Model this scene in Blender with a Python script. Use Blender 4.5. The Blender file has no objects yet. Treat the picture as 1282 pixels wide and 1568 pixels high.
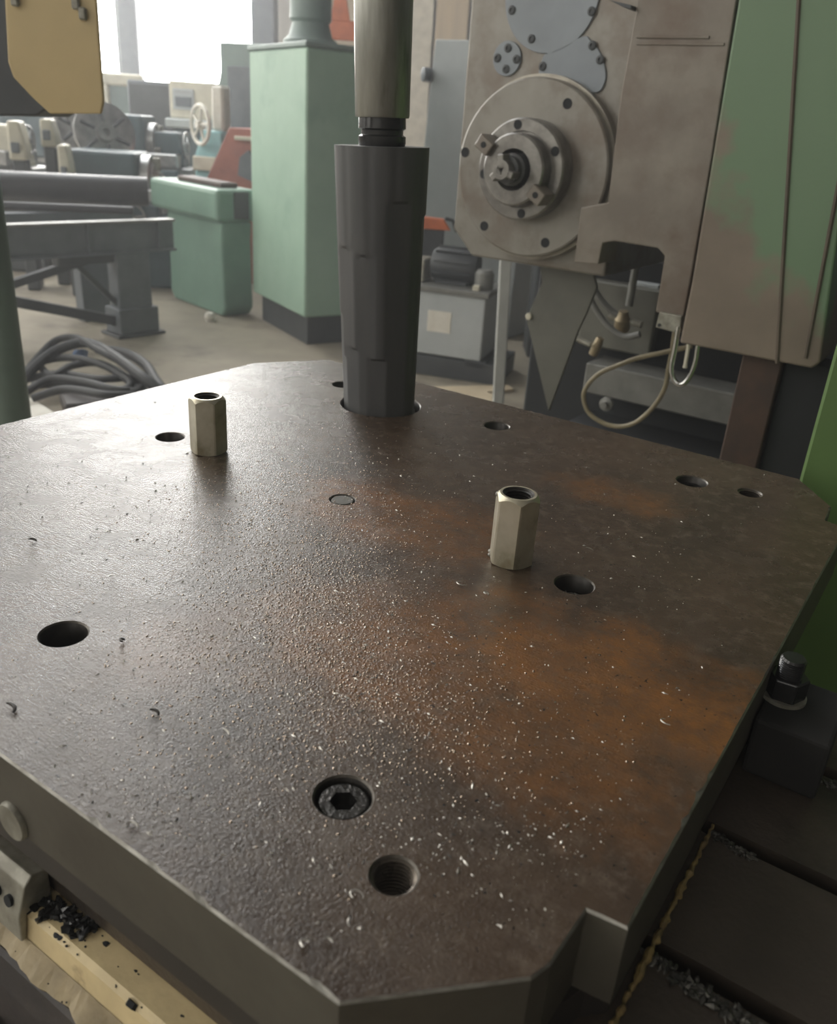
import bpy, bmesh, math, random
from math import sin, cos, pi, radians, sqrt, atan2
from mathutils import Vector, Matrix
from mathutils.geometry import delaunay_2d_cdt
random.seed(7)
scene = bpy.context.scene
COL = scene.collection

# ------------------------------------------------------------------ camera
W, H, FPX = 1282, 1568, 1294.0
PITCH, ROLL = radians(24.5), radians(4.1)
CAM = Vector((0, 0, 1.36))
Fv = Vector((0, cos(PITCH), -sin(PITCH)))
Uv = Vector((0, sin(PITCH), cos(PITCH)))
Rv = Vector((1, 0, 0))
right = Rv * cos(ROLL) + Uv * sin(ROLL)
up = -Rv * sin(ROLL) + Uv * cos(ROLL)
cd = bpy.data.cameras.new('camera')
cam = bpy.data.objects.new('camera', cd)
COL.objects.link(cam)
M = Matrix((right, up, -Fv)).transposed().to_4x4()
M.translation = CAM
cam.matrix_world = M
cd.sensor_width = 36
cd.lens = FPX / H * 36
cd.clip_start = 0.02
cd.dof.use_dof = True
cd.dof.focus_distance = 0.80
cd.dof.aperture_fstop = 9.0
scene.camera = cam

# ------------------------------------------------------------------ world, exposure
scene.view_settings.view_transform = 'Standard'
scene.view_settings.look = 'None'
scene.view_settings.gamma = 1
scene.view_settings.use_curve_mapping = False
scene.view_settings.exposure = -0.5
HAZE = 0.017
wd = bpy.data.worlds.new('overcast_sky')
scene.world = wd
wd.use_nodes = True
bg = wd.node_tree.nodes['Background']
bg.inputs['Color'].default_value = (0.86, 0.93, 1.0, 1)
bg.inputs['Strength'].default_value = 3.0
vs_ = wd.node_tree.nodes.new('ShaderNodeVolumeScatter')      # thin shop haze
vs_.inputs['Color'].default_value = (0.95, 0.97, 1.0, 1)
vs_.inputs['Density'].default_value = HAZE
vs_.inputs['Anisotropy'].default_value = 0.35
wd.node_tree.links.new(vs_.outputs['Volume'], wd.node_tree.nodes['World Output'].inputs['Volume'])

WIN_BACK = 24.0       # overcast daylight in the big opening and clerestory
WIN_LEFT = 6.5        # windows of the left wall
WIN_REAR = 1.3        # windows behind the photographer
ROOF = 7.0            # roof lights


def area(name, loc, aim, sx, sy, power, col):
    l = bpy.data.lights.new(name, 'AREA')
    l.shape = 'RECTANGLE'
    l.size, l.size_y, l.energy, l.color = sx, sy, power, col
    o = bpy.data.objects.new(name, l)
    COL.objects.link(o)
    o.location = loc
    o.rotation_euler = (Vector(aim) - Vector(loc)).to_track_quat('-Z', 'Y').to_euler()
    return o


# ------------------------------------------------------------------ frames and helpers
TH = radians(-32.75)                       # direction of the plate and of the machine
A = Vector((cos(TH), sin(TH), 0))
B = Vector((-A.y, A.x, 0))


def ray(px, py):
    u, v = px - W / 2, -(py - H / 2)
    a = u * cos(ROLL) - v * sin(ROLL)
    b = u * sin(ROLL) + v * cos(ROLL)
    return Fv * FPX + Rv * a + Uv * b


def Z(px, py, z=0.0):                      # point of the level z
    d = ray(px, py)
    return CAM + d * ((z - CAM.z) / d.z)


def Y(px, py, y):                          # point at the distance y
    d = ray(px, py)
    return CAM + d * (y / d.y)


def loc_(P):
    return Vector((P.dot(A), P.dot(B), P.z))


def T(px, py, t):                          # machine frame, on the upright plane at t
    d = ray(px, py)
    return loc_(CAM + d * (t / d.dot(B)))


def ZL(px, py, z):
    return loc_(Z(px, py, z))


def mw(s, t, z=0):                         # machine frame -> world
    return A * s + B * t + Vector((0, 0, z))


# ------------------------------------------------------------------ materials
def mat(name, c1, c2=None, rough=0.5, metal=0.0, scale=8.0, bump=0.0, bscale=120.0, detail=6.0,
        lo=0.35, hi=0.65, stretch=None, coat=0.0, rough2=None, c3=None, scale3=3.0, lo3=0.55, hi3=0.7):
    m = bpy.data.materials.new(name)
    m.use_nodes = True
    nt = m.node_tree
    N, L = nt.nodes, nt.links
    p = N['Principled BSDF']
    p.inputs['Roughness'].default_value = rough
    p.inputs['Metallic'].default_value = metal
    p.inputs['Coat Weight'].default_value = coat
    p.inputs['Coat Roughness'].default_value = 0.2
    tc = N.new('ShaderNodeTexCoord')
    src = tc.outputs['Object']
    if stretch:
        mp = N.new('ShaderNodeMapping')
        mp.inputs['Scale'].default_value = stretch
        L.new(src, mp.inputs['Vector'])
        src = mp.outputs['Vector']

    def noise(sc, det=detail):
        n = N.new('ShaderNodeTexNoise')
        n.inputs['Scale'].default_value = sc
        n.inputs['Detail'].default_value = det
        n.inputs['Roughness'].default_value = 0.6
        L.new(src, n.inputs['Vector'])
        return n

    def ramp(n, a, b):
        r = N.new('ShaderNodeMapRange')
        r.inputs['From Min'].default_value = a
        r.inputs['From Max'].default_value = b
        L.new(n.outputs['Fac'], r.inputs['Value'])
        return r

    def mix(f, a, b):
        x = N.new('ShaderNodeMix')
        x.data_type = 'RGBA'
        L.new(f.outputs['Result'], x.inputs['Factor'])
        if isinstance(a, tuple):
            x.inputs['A'].default_value = (*a, 1)
        else:
            L.new(a, x.inputs['A'])
        x.inputs['B'].default_value = (*b, 1)
        return x.outputs['Result']
    c2 = c2 or tuple(x * 0.8 for x in c1)
    r = ramp(noise(scale), lo, hi)
    out = mix(r, c1, c2)
    if c3:
        r3 = ramp(noise(scale3), lo3, hi3)
        out = mix(r3, out, c3)
    L.new(out, p.inputs['Base Color'])
    if rough2 is not None:
        q = N.new('ShaderNodeMapRange')
        q.inputs['To Min'].default_value = rough
        q.inputs['To Max'].default_value = rough2
        L.new(r.outputs['Result'], q.inputs['Value'])
        L.new(q.outputs['Result'], p.inputs['Roughness'])
    if bump:
        b = N.new('ShaderNodeBump')
        b.inputs['Strength'].default_value = bump
        b.inputs['Distance'].default_value = 0.002
        L.new(noise(bscale, 3).outputs['Fac'], b.inputs['Height'])
        L.new(b.outputs['Normal'], p.inputs['Normal'])
    return m


def emit(name, col, strength):
    m = bpy.data.materials.new(name)
    m.use_nodes = True
    nt = m.node_tree
    p = nt.nodes['Principled BSDF']
    p.inputs['Base Color'].default_value = (0.7, 0.72, 0.74, 1)
    p.inputs['Emission Color'].default_value = (*col, 1)
    p.inputs['Emission Strength'].default_value = strength
    p.inputs['Roughness'].default_value = 0.6
    return m


def plate_mat():
    """brown oiled steel: rust patches, oil film, grinding grain, beads of oil"""
    m = bpy.data.materials.new('oiled_rusty_steel')
    m.use_nodes = True
    nt = m.node_tree
    N, L = nt.nodes, nt.links
    p = N['Principled BSDF']
    tc = N.new('ShaderNodeTexCoord')
    src = tc.outputs['Object']

    def noise(sc, det=5, rg=0.6, vec=None):
        n = N.new('ShaderNodeTexNoise')
        n.inputs['Scale'].default_value = sc
        n.inputs['Detail'].default_value = det
        n.inputs['Roughness'].default_value = rg
        L.new(vec or src, n.inputs['Vector'])
        return n.outputs['Fac']

    def mr(v, a, b, c=0.0, d=1.0, smooth=True):
        r = N.new('ShaderNodeMapRange')
        if smooth:
            r.interpolation_type = 'SMOOTHSTEP'
        for k, x in (('From Min', a), ('From Max', b), ('To Min', c), ('To Max', d)):
            r.inputs[k].default_value = x
        L.new(v, r.inputs['Value'])
        return r.outputs['Result']

    def math_(op, a, b=None):
        x = N.new('ShaderNodeMath')
        x.operation = op
        for i, v in enumerate((a, b)):
            if v is None:
                continue
            if isinstance(v, (int, float)):
                x.inputs[i].default_value = v
            else:
                L.new(v, x.inputs[i])
        return x.outputs[0]

    def mix(f, a, b):
        x = N.new('ShaderNodeMix')
        x.data_type = 'RGBA'
        L.new(f, x.inputs['Factor'])
        for k, v in (('A', a), ('B', b)):
            if isinstance(v, tuple):
                x.inputs[k].default_value = (*v, 1)
            else:
                L.new(v, x.inputs[k])
        return x.outputs['Result']

    def blob(cx, cy, rx, ry, wob=0.05):
        """soft-edged stain around a spot of the plate (plate coordinates)"""
        mp = N.new('ShaderNodeMapping')
        mp.inputs['Location'].default_value = (-cx / rx, -cy / ry, 0)
        mp.inputs['Scale'].default_value = (1 / rx, 1 / ry, 0)
        L.new(src, mp.inputs['Vector'])
        ln = N.new('ShaderNodeVectorMath')
        ln.operation = 'LENGTH'
        L.new(mp.outputs['Vector'], ln.inputs[0])
        w = math_('ADD', ln.outputs['Value'], math_('MULTIPLY', math_('SUBTRACT', noise(16, 4, 0.65), 0.5), 1.6))
        return mr(w, 0.35, 1.15, 1.0, 0.0)
    base = mix(mr(noise(9, 6), 0.3, 0.7), (0.040, 0.026, 0.017), (0.066, 0.043, 0.027))
    base = mix(mr(noise(60, 6, 0.7), 0.45, 0.75), base, (0.10, 0.075, 0.055))
    rust = None
    for (cx, cy, rx, ry, k) in RUST:
        b = math_('MULTIPLY', blob(cx, cy, rx, ry), k)
        rust = b if rust is None else math_('MAXIMUM', rust, b)
    fine = mr(noise(70, 8, 0.75), 0.25, 0.7, 0.35, 1.0)
    rustc = mix(mr(noise(30, 5), 0.3, 0.7), (0.24, 0.098, 0.024), (0.15, 0.064, 0.018))
    base = mix(math_('MULTIPLY', rust, fine), base, rustc)
    # fine black pits
    pits = mr(noise(260, 2), 0.68, 0.73)
    base = mix(pits, base, (0.012, 0.010, 0.009))
    L.new(base, p.inputs['Base Color'])
    p.inputs['Metallic'].default_value = 0.0
    rg = mr(noise(22, 5), 0.3, 0.7, 0.19, 0.30)
    L.new(rg, p.inputs['Roughness'])
    p.inputs['IOR'].default_value = 1.5
    p.inputs['Specular IOR Level'].default_value = 0.5
    p.inputs['Coat Weight'].default_value = 0.0
    # grain: stretched scratches + beads of oil + roughness of the skin
    mp = N.new('ShaderNodeMapping')
    mp.inputs['Scale'].default_value = (.8, 4.5, 1)
    mp.inputs['Rotation'].default_value = (0, 0, 0.9)
    L.new(src, mp.inputs['Vector'])
    scr = noise(150, 3, 0.7, mp.outputs['Vector'])
    grain = noise(620, 2)
    vo = N.new('ShaderNodeTexVoronoi')
    vo.inputs['Scale'].default_value = 300
    vo.inputs['Randomness'].default_value = 1
    L.new(src, vo.inputs['Vector'])
    bead = mr(vo.outputs['Distance'], 0.0, 0.42, 1.0, 0.0)
    bm_ = None
    for (cx, cy, rx, ry, k) in BEADS:
        b = math_('MULTIPLY', blob(cx, cy, rx, ry), k)
        bm_ = b if bm_ is None else math_('MAXIMUM', bm_, b)
    hgt = math_('ADD', math_('MULTIPLY', scr, 0.65), math_('MULTIPLY', grain, 0.7))
    hgt = math_('ADD', hgt, math_('MULTIPLY', math_('MULTIPLY', bead, bm_), 0.5))
    bp = N.new('ShaderNodeBump')
    bp.inputs['Strength'].default_value = 0.5
    bp.inputs['Distance'].default_value = 0.0012
    L.new(hgt, bp.inputs['Height'])
    L.new(bp.outputs['Normal'], p.inputs['Normal'])
    return m


# stains, in plate coordinates (origin at the plate's middle)
PC = Vector((-0.505, 0.632, 0))


def pl(px, py):
    q = ZL(px, py, 1.0) - PC
    return q.x, q.y


RUST = [(*pl(900, 1040), .16, .10, .85), (*pl(620, 1000), .14, .11, .7), (*pl(1060, 1100), .09, .06, .9),
        (*pl(800, 1150), .12, .06, .55), (*pl(600, 790), .14, .08, .6), (*pl(950, 760), .10, .05, .55), (*pl(700, 800), .10, .06, .45), (*pl(300, 980), .05, .10, .3)]
BEADS = [(*pl(450, 900), .13, .16, 1.0), (*pl(560, 1060), .10, .08, .9), (*pl(400, 800), .10, .12, .6)]

MAT = dict(
    edge=mat('worn_bright_edge', (.30, .29, .26), (.16, .15, .13), .45, .6, 60),
    plate_side=mat('mill_scale_side', (.085, .078, .060), (.060, .052, .040), .55, 0.1, 12, .15, 90),
    dark_side=mat('black_lower_side', (.035, .029, .026), (.025, .022, .02), .45, 0.1, 20),  # near-black for the set-back lower plate
    hole=mat('shaded_bore_wall', (.016, .014, .012), (.03, .026, .022), .4, .4, 80),  # near-black, puts the shade inside the bores into the wall colour
    thread=mat('oily_thread', (.12, .10, .08), (.07, .058, .046), .25, .7, 60),
    oil=mat('oily_grit', (.42, .34, .27), (.22, .17, .13), .16, 1.0, 400),
    bore_edge=mat('bore_edge', (.10, .09, .075), (.05, .042, .034), .35, .5, 60),
    zinc=mat('zinc_plated_steel', (.60, .56, .45), (.44, .40, .29), .38, .75, 26, .12, 160, c3=(.24, .20, .12), scale3=14),
    black=mat('black_oxide_steel', (.060, .061, .063), (.078, .078, .078), .5, .1, 30, .1, 140, stretch=(1, 1, .2)),
    black_gloss=mat('oily_black', (.015, .015, .016), (.03, .03, .03), .18, .3, 30),
    shaft=mat('worn_bright_shaft', (.38, .38, .35), (.20, .20, .175), .34, .8, 24, .15, 140, stretch=(1, 1, .18), c3=(.08, .08, .07), scale3=30, lo3=.58, hi3=.75),
    screw=mat('oily_screw', (.05, .048, .045), (.09, .085, .08), .16, .8, 60, .3, 300),
    plug=mat('plug_grey', (.085, .08, .068), (.06, .055, .045), .4, .4, 30),
    table=mat('cast_iron_table', (.065, .052, .041), (.088, .070, .055), .40, .3, 10, .25, 200, c3=(.03, .026, .022), scale3=6),
    slot=mat('slot_dark', (.018, .018, .018), None, .6),
    swarf=mat('dark_swarf', (.045, .043, .04), (.12, .115, .10), .4, .5, 300),
    chip=mat('bright_chip', (.62, .60, .56), (.40, .38, .34), .3, .9, 300),
    chip_dark=mat('dark_chip', (.05, .045, .04), None, .5, .4),
    bead=mat('yellow_sealant', (.36, .26, .10), (.16, .11, .05), .4, 0, 90, .5, 200),
    cream=mat('chipped_cream_paint', (.66, .53, .30), (.50, .40, .23), .5, 0, 22, .25, 120, c3=(.30, .22, .12), scale3=26, lo3=.60, hi3=.72),
    cream_dirty=mat('dirty_cream_paint', (.40, .32, .19), (.24, .19, .11), .55, 0, 30, .3, 120, c3=(.10, .08, .05), scale3=40, lo3=.60, hi3=.72),
    casting=mat('bare_dark_casting', (.06, .05, .045), (.035, .03, .03), .6, 0, 20, .3, 90),
    bracket=mat('worn_grey_bracket', (.34, .33, .28), (.18, .17, .14), .45, .4, 40, .2, 120),
    mill=mat('oily_grey_casting', (.215, .19, .16), (.155, .132, .108), .42, .15, 7, .10, 60, c3=(.13, .095, .070), scale3=9, lo3=.47, hi3=.72),
    mill_face=mat('scraped_grey_face', (.235, .222, .195), (.175, .162, .14), .38, .25, 9, .10, 70, c3=(.15, .115, .088), scale3=9, lo3=.47, hi3=.72),
    mill_brown=mat('oil_stained_housing', (.17, .135, .10), (.12, .095, .07), .48, .05, 6, .25, 50, stretch=(1, 1, .6), c3=(.13, .115, .085), scale3=9),
    ring=mat('turned_ring', (.33, .31, .26), (.22, .20, .17), .32, .6, 20),
    cover=mat('grey_blue_paint', (.24, .27, .30), (.20, .225, .25), .45, 0, 8),
    hub=mat('oily_spindle', (.24, .23, .21), (.13, .12, .11), .3, .5, 25),
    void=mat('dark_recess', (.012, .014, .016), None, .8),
    green=mat('bright_green_paint', (.095, .175, .045), (.08, .145, .04), .5, 0, 5),
    teal=mat('pale_green_paint', (.31, .45, .355), (.27, .405, .315), .5, 0, 4, c3=(.22, .35, .27), scale3=2.5),
    teal_dark=mat('grey_green_paint', (.19, .25, .23), (.16, .21, .195), .5, 0, 5),
    grey=mat('light_grey_paint', (.42, .45, .46), (.37, .40, .41), .5, 0, 5),
    steel_blue=mat('blue_grey_steel', (.13, .145, .16), (.10, .115, .13), .55, 0, 8),
    dark=mat('dark_grey_paint', (.055, .06, .065), (.04, .045, .05), .5, 0, 8),
    guard=mat('olive_grey_sheet', (.13, .13, .11), (.10, .10, .085), .45, .1, 8),
    rust=mat('rusty_brown_steel', (.062, .032, .020), (.038, .021, .015), .6, 0, 14, .2, 80),
    red=mat('faded_red_paint', (.36, .12, .085), (.28, .09, .07), .55, 0, 8),
    orange=mat('orange_paint', (.65, .17, .06), (.5, .13, .05), .5, 0, 8),
    ochre=mat('ochre_paint', (.60, .46, .23), (.52, .40, .20), .5, 0, 4),
    chrome=mat('bright_tube', (.65, .65, .64), None, .15, 1.0),
    hose=mat('tan_hose', (.26, .22, .13), (.18, .15, .09), .5, 0, 20),
    hose_grey=mat('grey_hose', (.17, .17, .16), None, .5),
    rubber=mat('black_cable', (.018, .019, .021), (.03, .031, .033), .6, 0, 30),
    brass=mat('dull_brass', (.33, .27, .17), (.24, .19, .12), .4, .5, 40),
    white=mat('off_white', (.70, .68, .62), (.60, .57, .5), .6, 0, 12),
    wood=mat('pale_board', (.62, .52, .37), (.52, .43, .30), .7, 0, 6),
    floor=mat('dusty_concrete', (.34, .30, .23), (.25, .22, .17), .75, 0, 2.2, .2, 30, c3=(.15, .13, .10), scale3=1.3, lo3=.55, hi3=.68),
    wall=mat('hall_wall', (.38, .36, .32), (.32, .30, .27), .8, 0, 2),
    tan_sheet=mat('tan_wall_sheet', (.50, .40, .28), (.42, .34, .25), .7, 0, 3, stretch=(3, 3, .3)),
    ceil=mat('ceiling_grey', (.25, .25, .25), None, .9),
    machine=mat('petrol_blue_paint', (.045, .085, .10), (.035, .065, .08), .5, 0, 6),
    lathe_steel=mat('bright_machined_steel', (.42, .42, .41), (.25, .25, .25), .3, .7, 12),
    ivory=mat('ivory_paint', (.60, .57, .46), (.5, .47, .38), .5, 0, 8),
    cyan=mat('cyan_paint', (.30, .55, .58), (.25, .47, .5), .5, 0, 8),
    blue=mat('blue_rag', (.10, .16, .30), None, .8),
    black_shaded=mat('shadowed_black_block', (.008, .008, .008), (.014, .013, .012), .85, 0, 20),  # black block, darkened further for the deep shadow on its front
    grey_oily=mat('oily_mid_grey', (.20, .20, .185), (.14, .14, .13), .45, .1, 10),
    grey_pale=mat('pale_grey_paint', (.45, .46, .44), None, .5),
    housing_seam=mat('dirt_seam', (.10, .075, .055), (.07, .055, .04), .7),
    pedestal=mat('faded_green_paint', (.17, .29, .225), (.14, .245, .19), .5, 0, 4),
    pipe=mat('dark_mill_pipe', (.06, .06, .063), (.045, .045, .047), .42, .5, 6),
    post_green=mat('dull_green_post', (.12, .17, .14), (.10, .14, .115), .45, 0, 9),
    cyan_grey=mat('pale_shelf', (.42, .46, .46), None, .5),
    tan_sheet2=mat('pale_wall_sheet', (.60, .55, .46), None, .7),
    day=emit('daylight_pane', (1, .985, .95), WIN_BACK),
    day_left=emit('daylight_pane_side', (1, .97, .9), WIN_LEFT),
    day_rear=emit('daylight_pane_rear', (1, .95, .86), WIN_REAR),
    roof=emit('rooflight_pane', (.95, .98, 1), ROOF),
)
MAT['plate'] = plate_mat()


def housing_mat():
    """bare brown filler low down, worn green paint higher up (by height on the casting)"""
    m = mat('worn_green_housing', (.20, .160, .125), (.15, .120, .092), .5, .05, 5, .3, 50, c3=(.13, .20, .12), scale3=4)
    nt = m.node_tree
    N, L = nt.nodes, nt.links
    p = N['Principled BSDF']
    mix = p.inputs['Base Color'].links[0].from_node
    tc = [n for n in N if n.type == 'TEX_COORD'][0]
    sp = N.new('ShaderNodeSeparateXYZ')
    L.new(tc.outputs['Object'], sp.inputs[0])
    nz = N.new('ShaderNodeTexNoise')
    nz.inputs['Scale'].default_value = 7
    nz.inputs['Detail'].default_value = 7
    L.new(tc.outputs['Object'], nz.inputs['Vector'])
    a = N.new('ShaderNodeMath')
    a.operation = 'MULTIPLY_ADD'
    L.new(nz.outputs['Fac'], a.inputs[0])
    a.inputs[1].default_value = .55
    L.new(sp.outputs['Z'], a.inputs[2])
    x = N.new('ShaderNodeMath')
    x.operation = 'MULTIPLY_ADD'
    L.new(sp.outputs['X'], x.inputs[0])
    x.inputs[1].default_value = .9
    L.new(a.outputs[0], x.inputs[2])
    r = N.new('ShaderNodeMapRange')
    r.inputs['From Min'].default_value = 1.085
    r.inputs['From Max'].default_value = 1.15
    L.new(x.outputs[0], r.inputs['Value'])
    L.new(r.outputs['Result'], mix.inputs['Factor'])
    return m


MAT['housing'] = housing_mat()


# ------------------------------------------------------------------ mesh building
class MB:
    def __init__(self):
        self.bm = bmesh.new()
        self.mi = 0

    def face(self, vs):
        try:
            f = self.bm.faces.new(vs)
            f.material_index = self.mi
            return f
        except ValueError:
            return None

    def box(self, x0, x1, y0, y1, z0, z1, bev=0.0, rot=None, segs=1):
        b = bmesh.new()
        bmesh.ops.create_cube(b, size=1)
        bmesh.ops.scale(b, vec=(abs(x1 - x0), abs(y1 - y0), abs(z1 - z0)), verts=b.verts)
        if bev:
            bmesh.ops.bevel(b, geom=b.edges[:], offset=bev, segments=segs, profile=.5, affect='EDGES')
        if rot:
            bmesh.ops.rotate(b, matrix=rot, verts=b.verts)
        bmesh.ops.translate(b, vec=((x0 + x1) / 2, (y0 + y1) / 2, (z0 + z1) / 2), verts=b.verts)
        return self.merge(b)

    def merge(self, b):
        vm = {}
        for v in b.verts:
            vm[v] = self.bm.verts.new(v.co)
        for f in b.faces:
            g = self.face([vm[v] for v in f.verts])
        b.free()
        return self

    def cyl(self, p0, p1, r0, r1=None, seg=24, cap=True):
        r1 = r0 if r1 is None else r1
        return self.tube([Vector(p0), Vector(p1)], [r0, r1], seg, cap)

    def tube(self, path, r, seg=10, cap=True, closed=False):
        path = [Vector(p) for p in path]
        n = len(path)
        rr = r if isinstance(r, (list, tuple)) else [r] * n
        rings = []
        ref = None
        for i, p in enumerate(path):
            if closed:
                d = path[(i + 1) % n] - path[i - 1]
            else:
                d = path[min(i + 1, n - 1)] - path[max(i - 1, 0)]
            d.normalize()
            if ref is None:
                ref = d.orthogonal().normalized()
            ref = (ref - d * ref.dot(d))
            if ref.length < 1e-6:
                ref = d.orthogonal()
            ref.normalize()
            q = d.cross(ref)
            rings.append([self.bm.verts.new(p + (ref * cos(2 * pi * k / seg) + q * sin(2 * pi * k / seg)) * rr[i]) for k in range(seg)])
        for i in range(n if closed else n - 1):
            a, b = rings[i], rings[(i + 1) % n]
            for k in range(seg):
                f = self.face([a[k], a[(k + 1) % seg], b[(k + 1) % seg], b[k]])
                if f:
                    f.smooth = True
        if cap and not closed:
            self.face(rings[0][::-1])
            self.face(rings[-1])
        return self

    def lathe(self, prof, origin=(0, 0, 0), axis=(0, 0, 1), seg=48, smooth=True, closed=False):
        """prof: (radius, height) pairs along the axis"""
        o, ax = Vector(origin), Vector(axis).normalized()
        u = ax.orthogonal().normalized()
        if abs(ax.z) > .99:
            u = Vector((1, 0, 0))
        w = ax.cross(u)
        rings = []
        for (r, h) in prof:
            if r < 1e-6:
                rings.append([self.bm.verts.new(o + ax * h)])
            else:
                rings.append([self.bm.verts.new(o + ax * h + (u * cos(2 * pi * k / seg) + w * sin(2 * pi * k / seg)) * r) for k in range(seg)])
        pairs = list(zip(rings[:-1], rings[1:]))
        if closed:
            pairs.append((rings[-1], rings[0]))
        for a, b in pairs:
            for k in range(seg):
                k2 = (k + 1) % seg
                if len(a) == 1 and len(b) == 1:
                    continue
                if len(a) == 1:
                    f = self.face([a[0], b[k2], b[k]])
                elif len(b) == 1:
                    f = self.face([a[k], a[k2], b[0]])
                else:
                    f = self.face([a[k], a[k2], b[k2], b[k]])
                if f:
                    f.smooth = smooth
        return self

    def prism(self, poly, d0, d1, axis='y', bev=0.0):
        """poly of 2D points extruded along an axis: 'y' -> (x,z), 'x' -> (y,z), 'z' -> (x,y)"""
        b = bmesh.new()

        def P(p, d):
            return {'y': (p[0], d, p[1]), 'x': (d, p[0], p[1]), 'z': (p[0], p[1], d)}[axis]
        lo = [b.verts.new(P(p, d0)) for p in poly]
        hi = [b.verts.new(P(p, d1)) for p in poly]
        n = len(poly)
        b.faces.new(lo)
        b.faces.new(hi[::-1])
        for k in range(n):
            b.faces.new([lo[k], hi[k], hi[(k + 1) % n], lo[(k + 1) % n]])
        bmesh.ops.recalc_face_normals(b, faces=b.faces)
        if bev:
            bmesh.ops.bevel(b, geom=b.edges[:], offset=bev, segments=2, profile=.5, affect='EDGES')
        return self.merge(b)

    def build(self, name, mats, parent=None, sharp=35, fix=True):
        if fix:
            bmesh.ops.recalc_face_normals(self.bm, faces=self.bm.faces)
        me = bpy.data.meshes.new(name)
        self.bm.to_mesh(me)
        self.bm.free()
        for m in (mats if isinstance(mats, (list, tuple)) else [mats]):
            me.materials.append(m)
        if sharp and any(p.use_smooth for p in me.polygons):
            me.set_sharp_from_angle(angle=radians(sharp))
        o = bpy.data.objects.new(name, me)
        COL.objects.link(o)
        if parent:
            o.parent = parent
        return o


def tag(o, label, cat, group=None, kind=None):
    if label:
        o['label'] = label
    if cat:
        o['category'] = cat
    if group:
        o['group'] = group
    if kind:
        o['kind'] = kind
    return o


def thing(name, label, cat, loc=(0, 0, 0), rz=0.0, group=None):
    o = bpy.data.objects.new(name, None)
    o.empty_display_size = .05
    COL.objects.link(o)
    o.location = loc
    o.rotation_euler = (0, 0, rz)
    return tag(o, label, cat, group)


def mthing(name, label, cat, s, t, z, group=None):   # a thing standing square to the machine
    return thing(name, label, cat, mw(s, t, z), TH, group)


def struct(o):
    o['kind'] = 'structure'
    return o


def copy_tree(o, parent=None):
    c = o.copy()
    COL.objects.link(c)
    if parent:
        c.parent = parent
    for ch in [x for x in bpy.data.objects if x.parent == o]:
        copy_tree(ch, c)
    return c


def curve(pts, n=8):
    out = []
    for i in range(len(pts) - 1):
        p0, p1, p2, p3 = pts[max(i - 1, 0)], pts[i], pts[i + 1], pts[min(i + 2, len(pts) - 1)]
        for k in range(n):
            t = k / n
            out.append(.5 * ((2 * p1) + (p2 - p0) * t + (2 * p0 - 5 * p1 + 4 * p2 - p3) * t * t + (3 * p1 - p0 - 3 * p2 + p3) * t ** 3))
    out.append(pts[-1])
    return out


def lathe_hole_loop(cx, cy, r, n):
    return [(cx + r * cos(2 * pi * k / n), cy + r * sin(2 * pi * k / n)) for k in range(n)]


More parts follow.
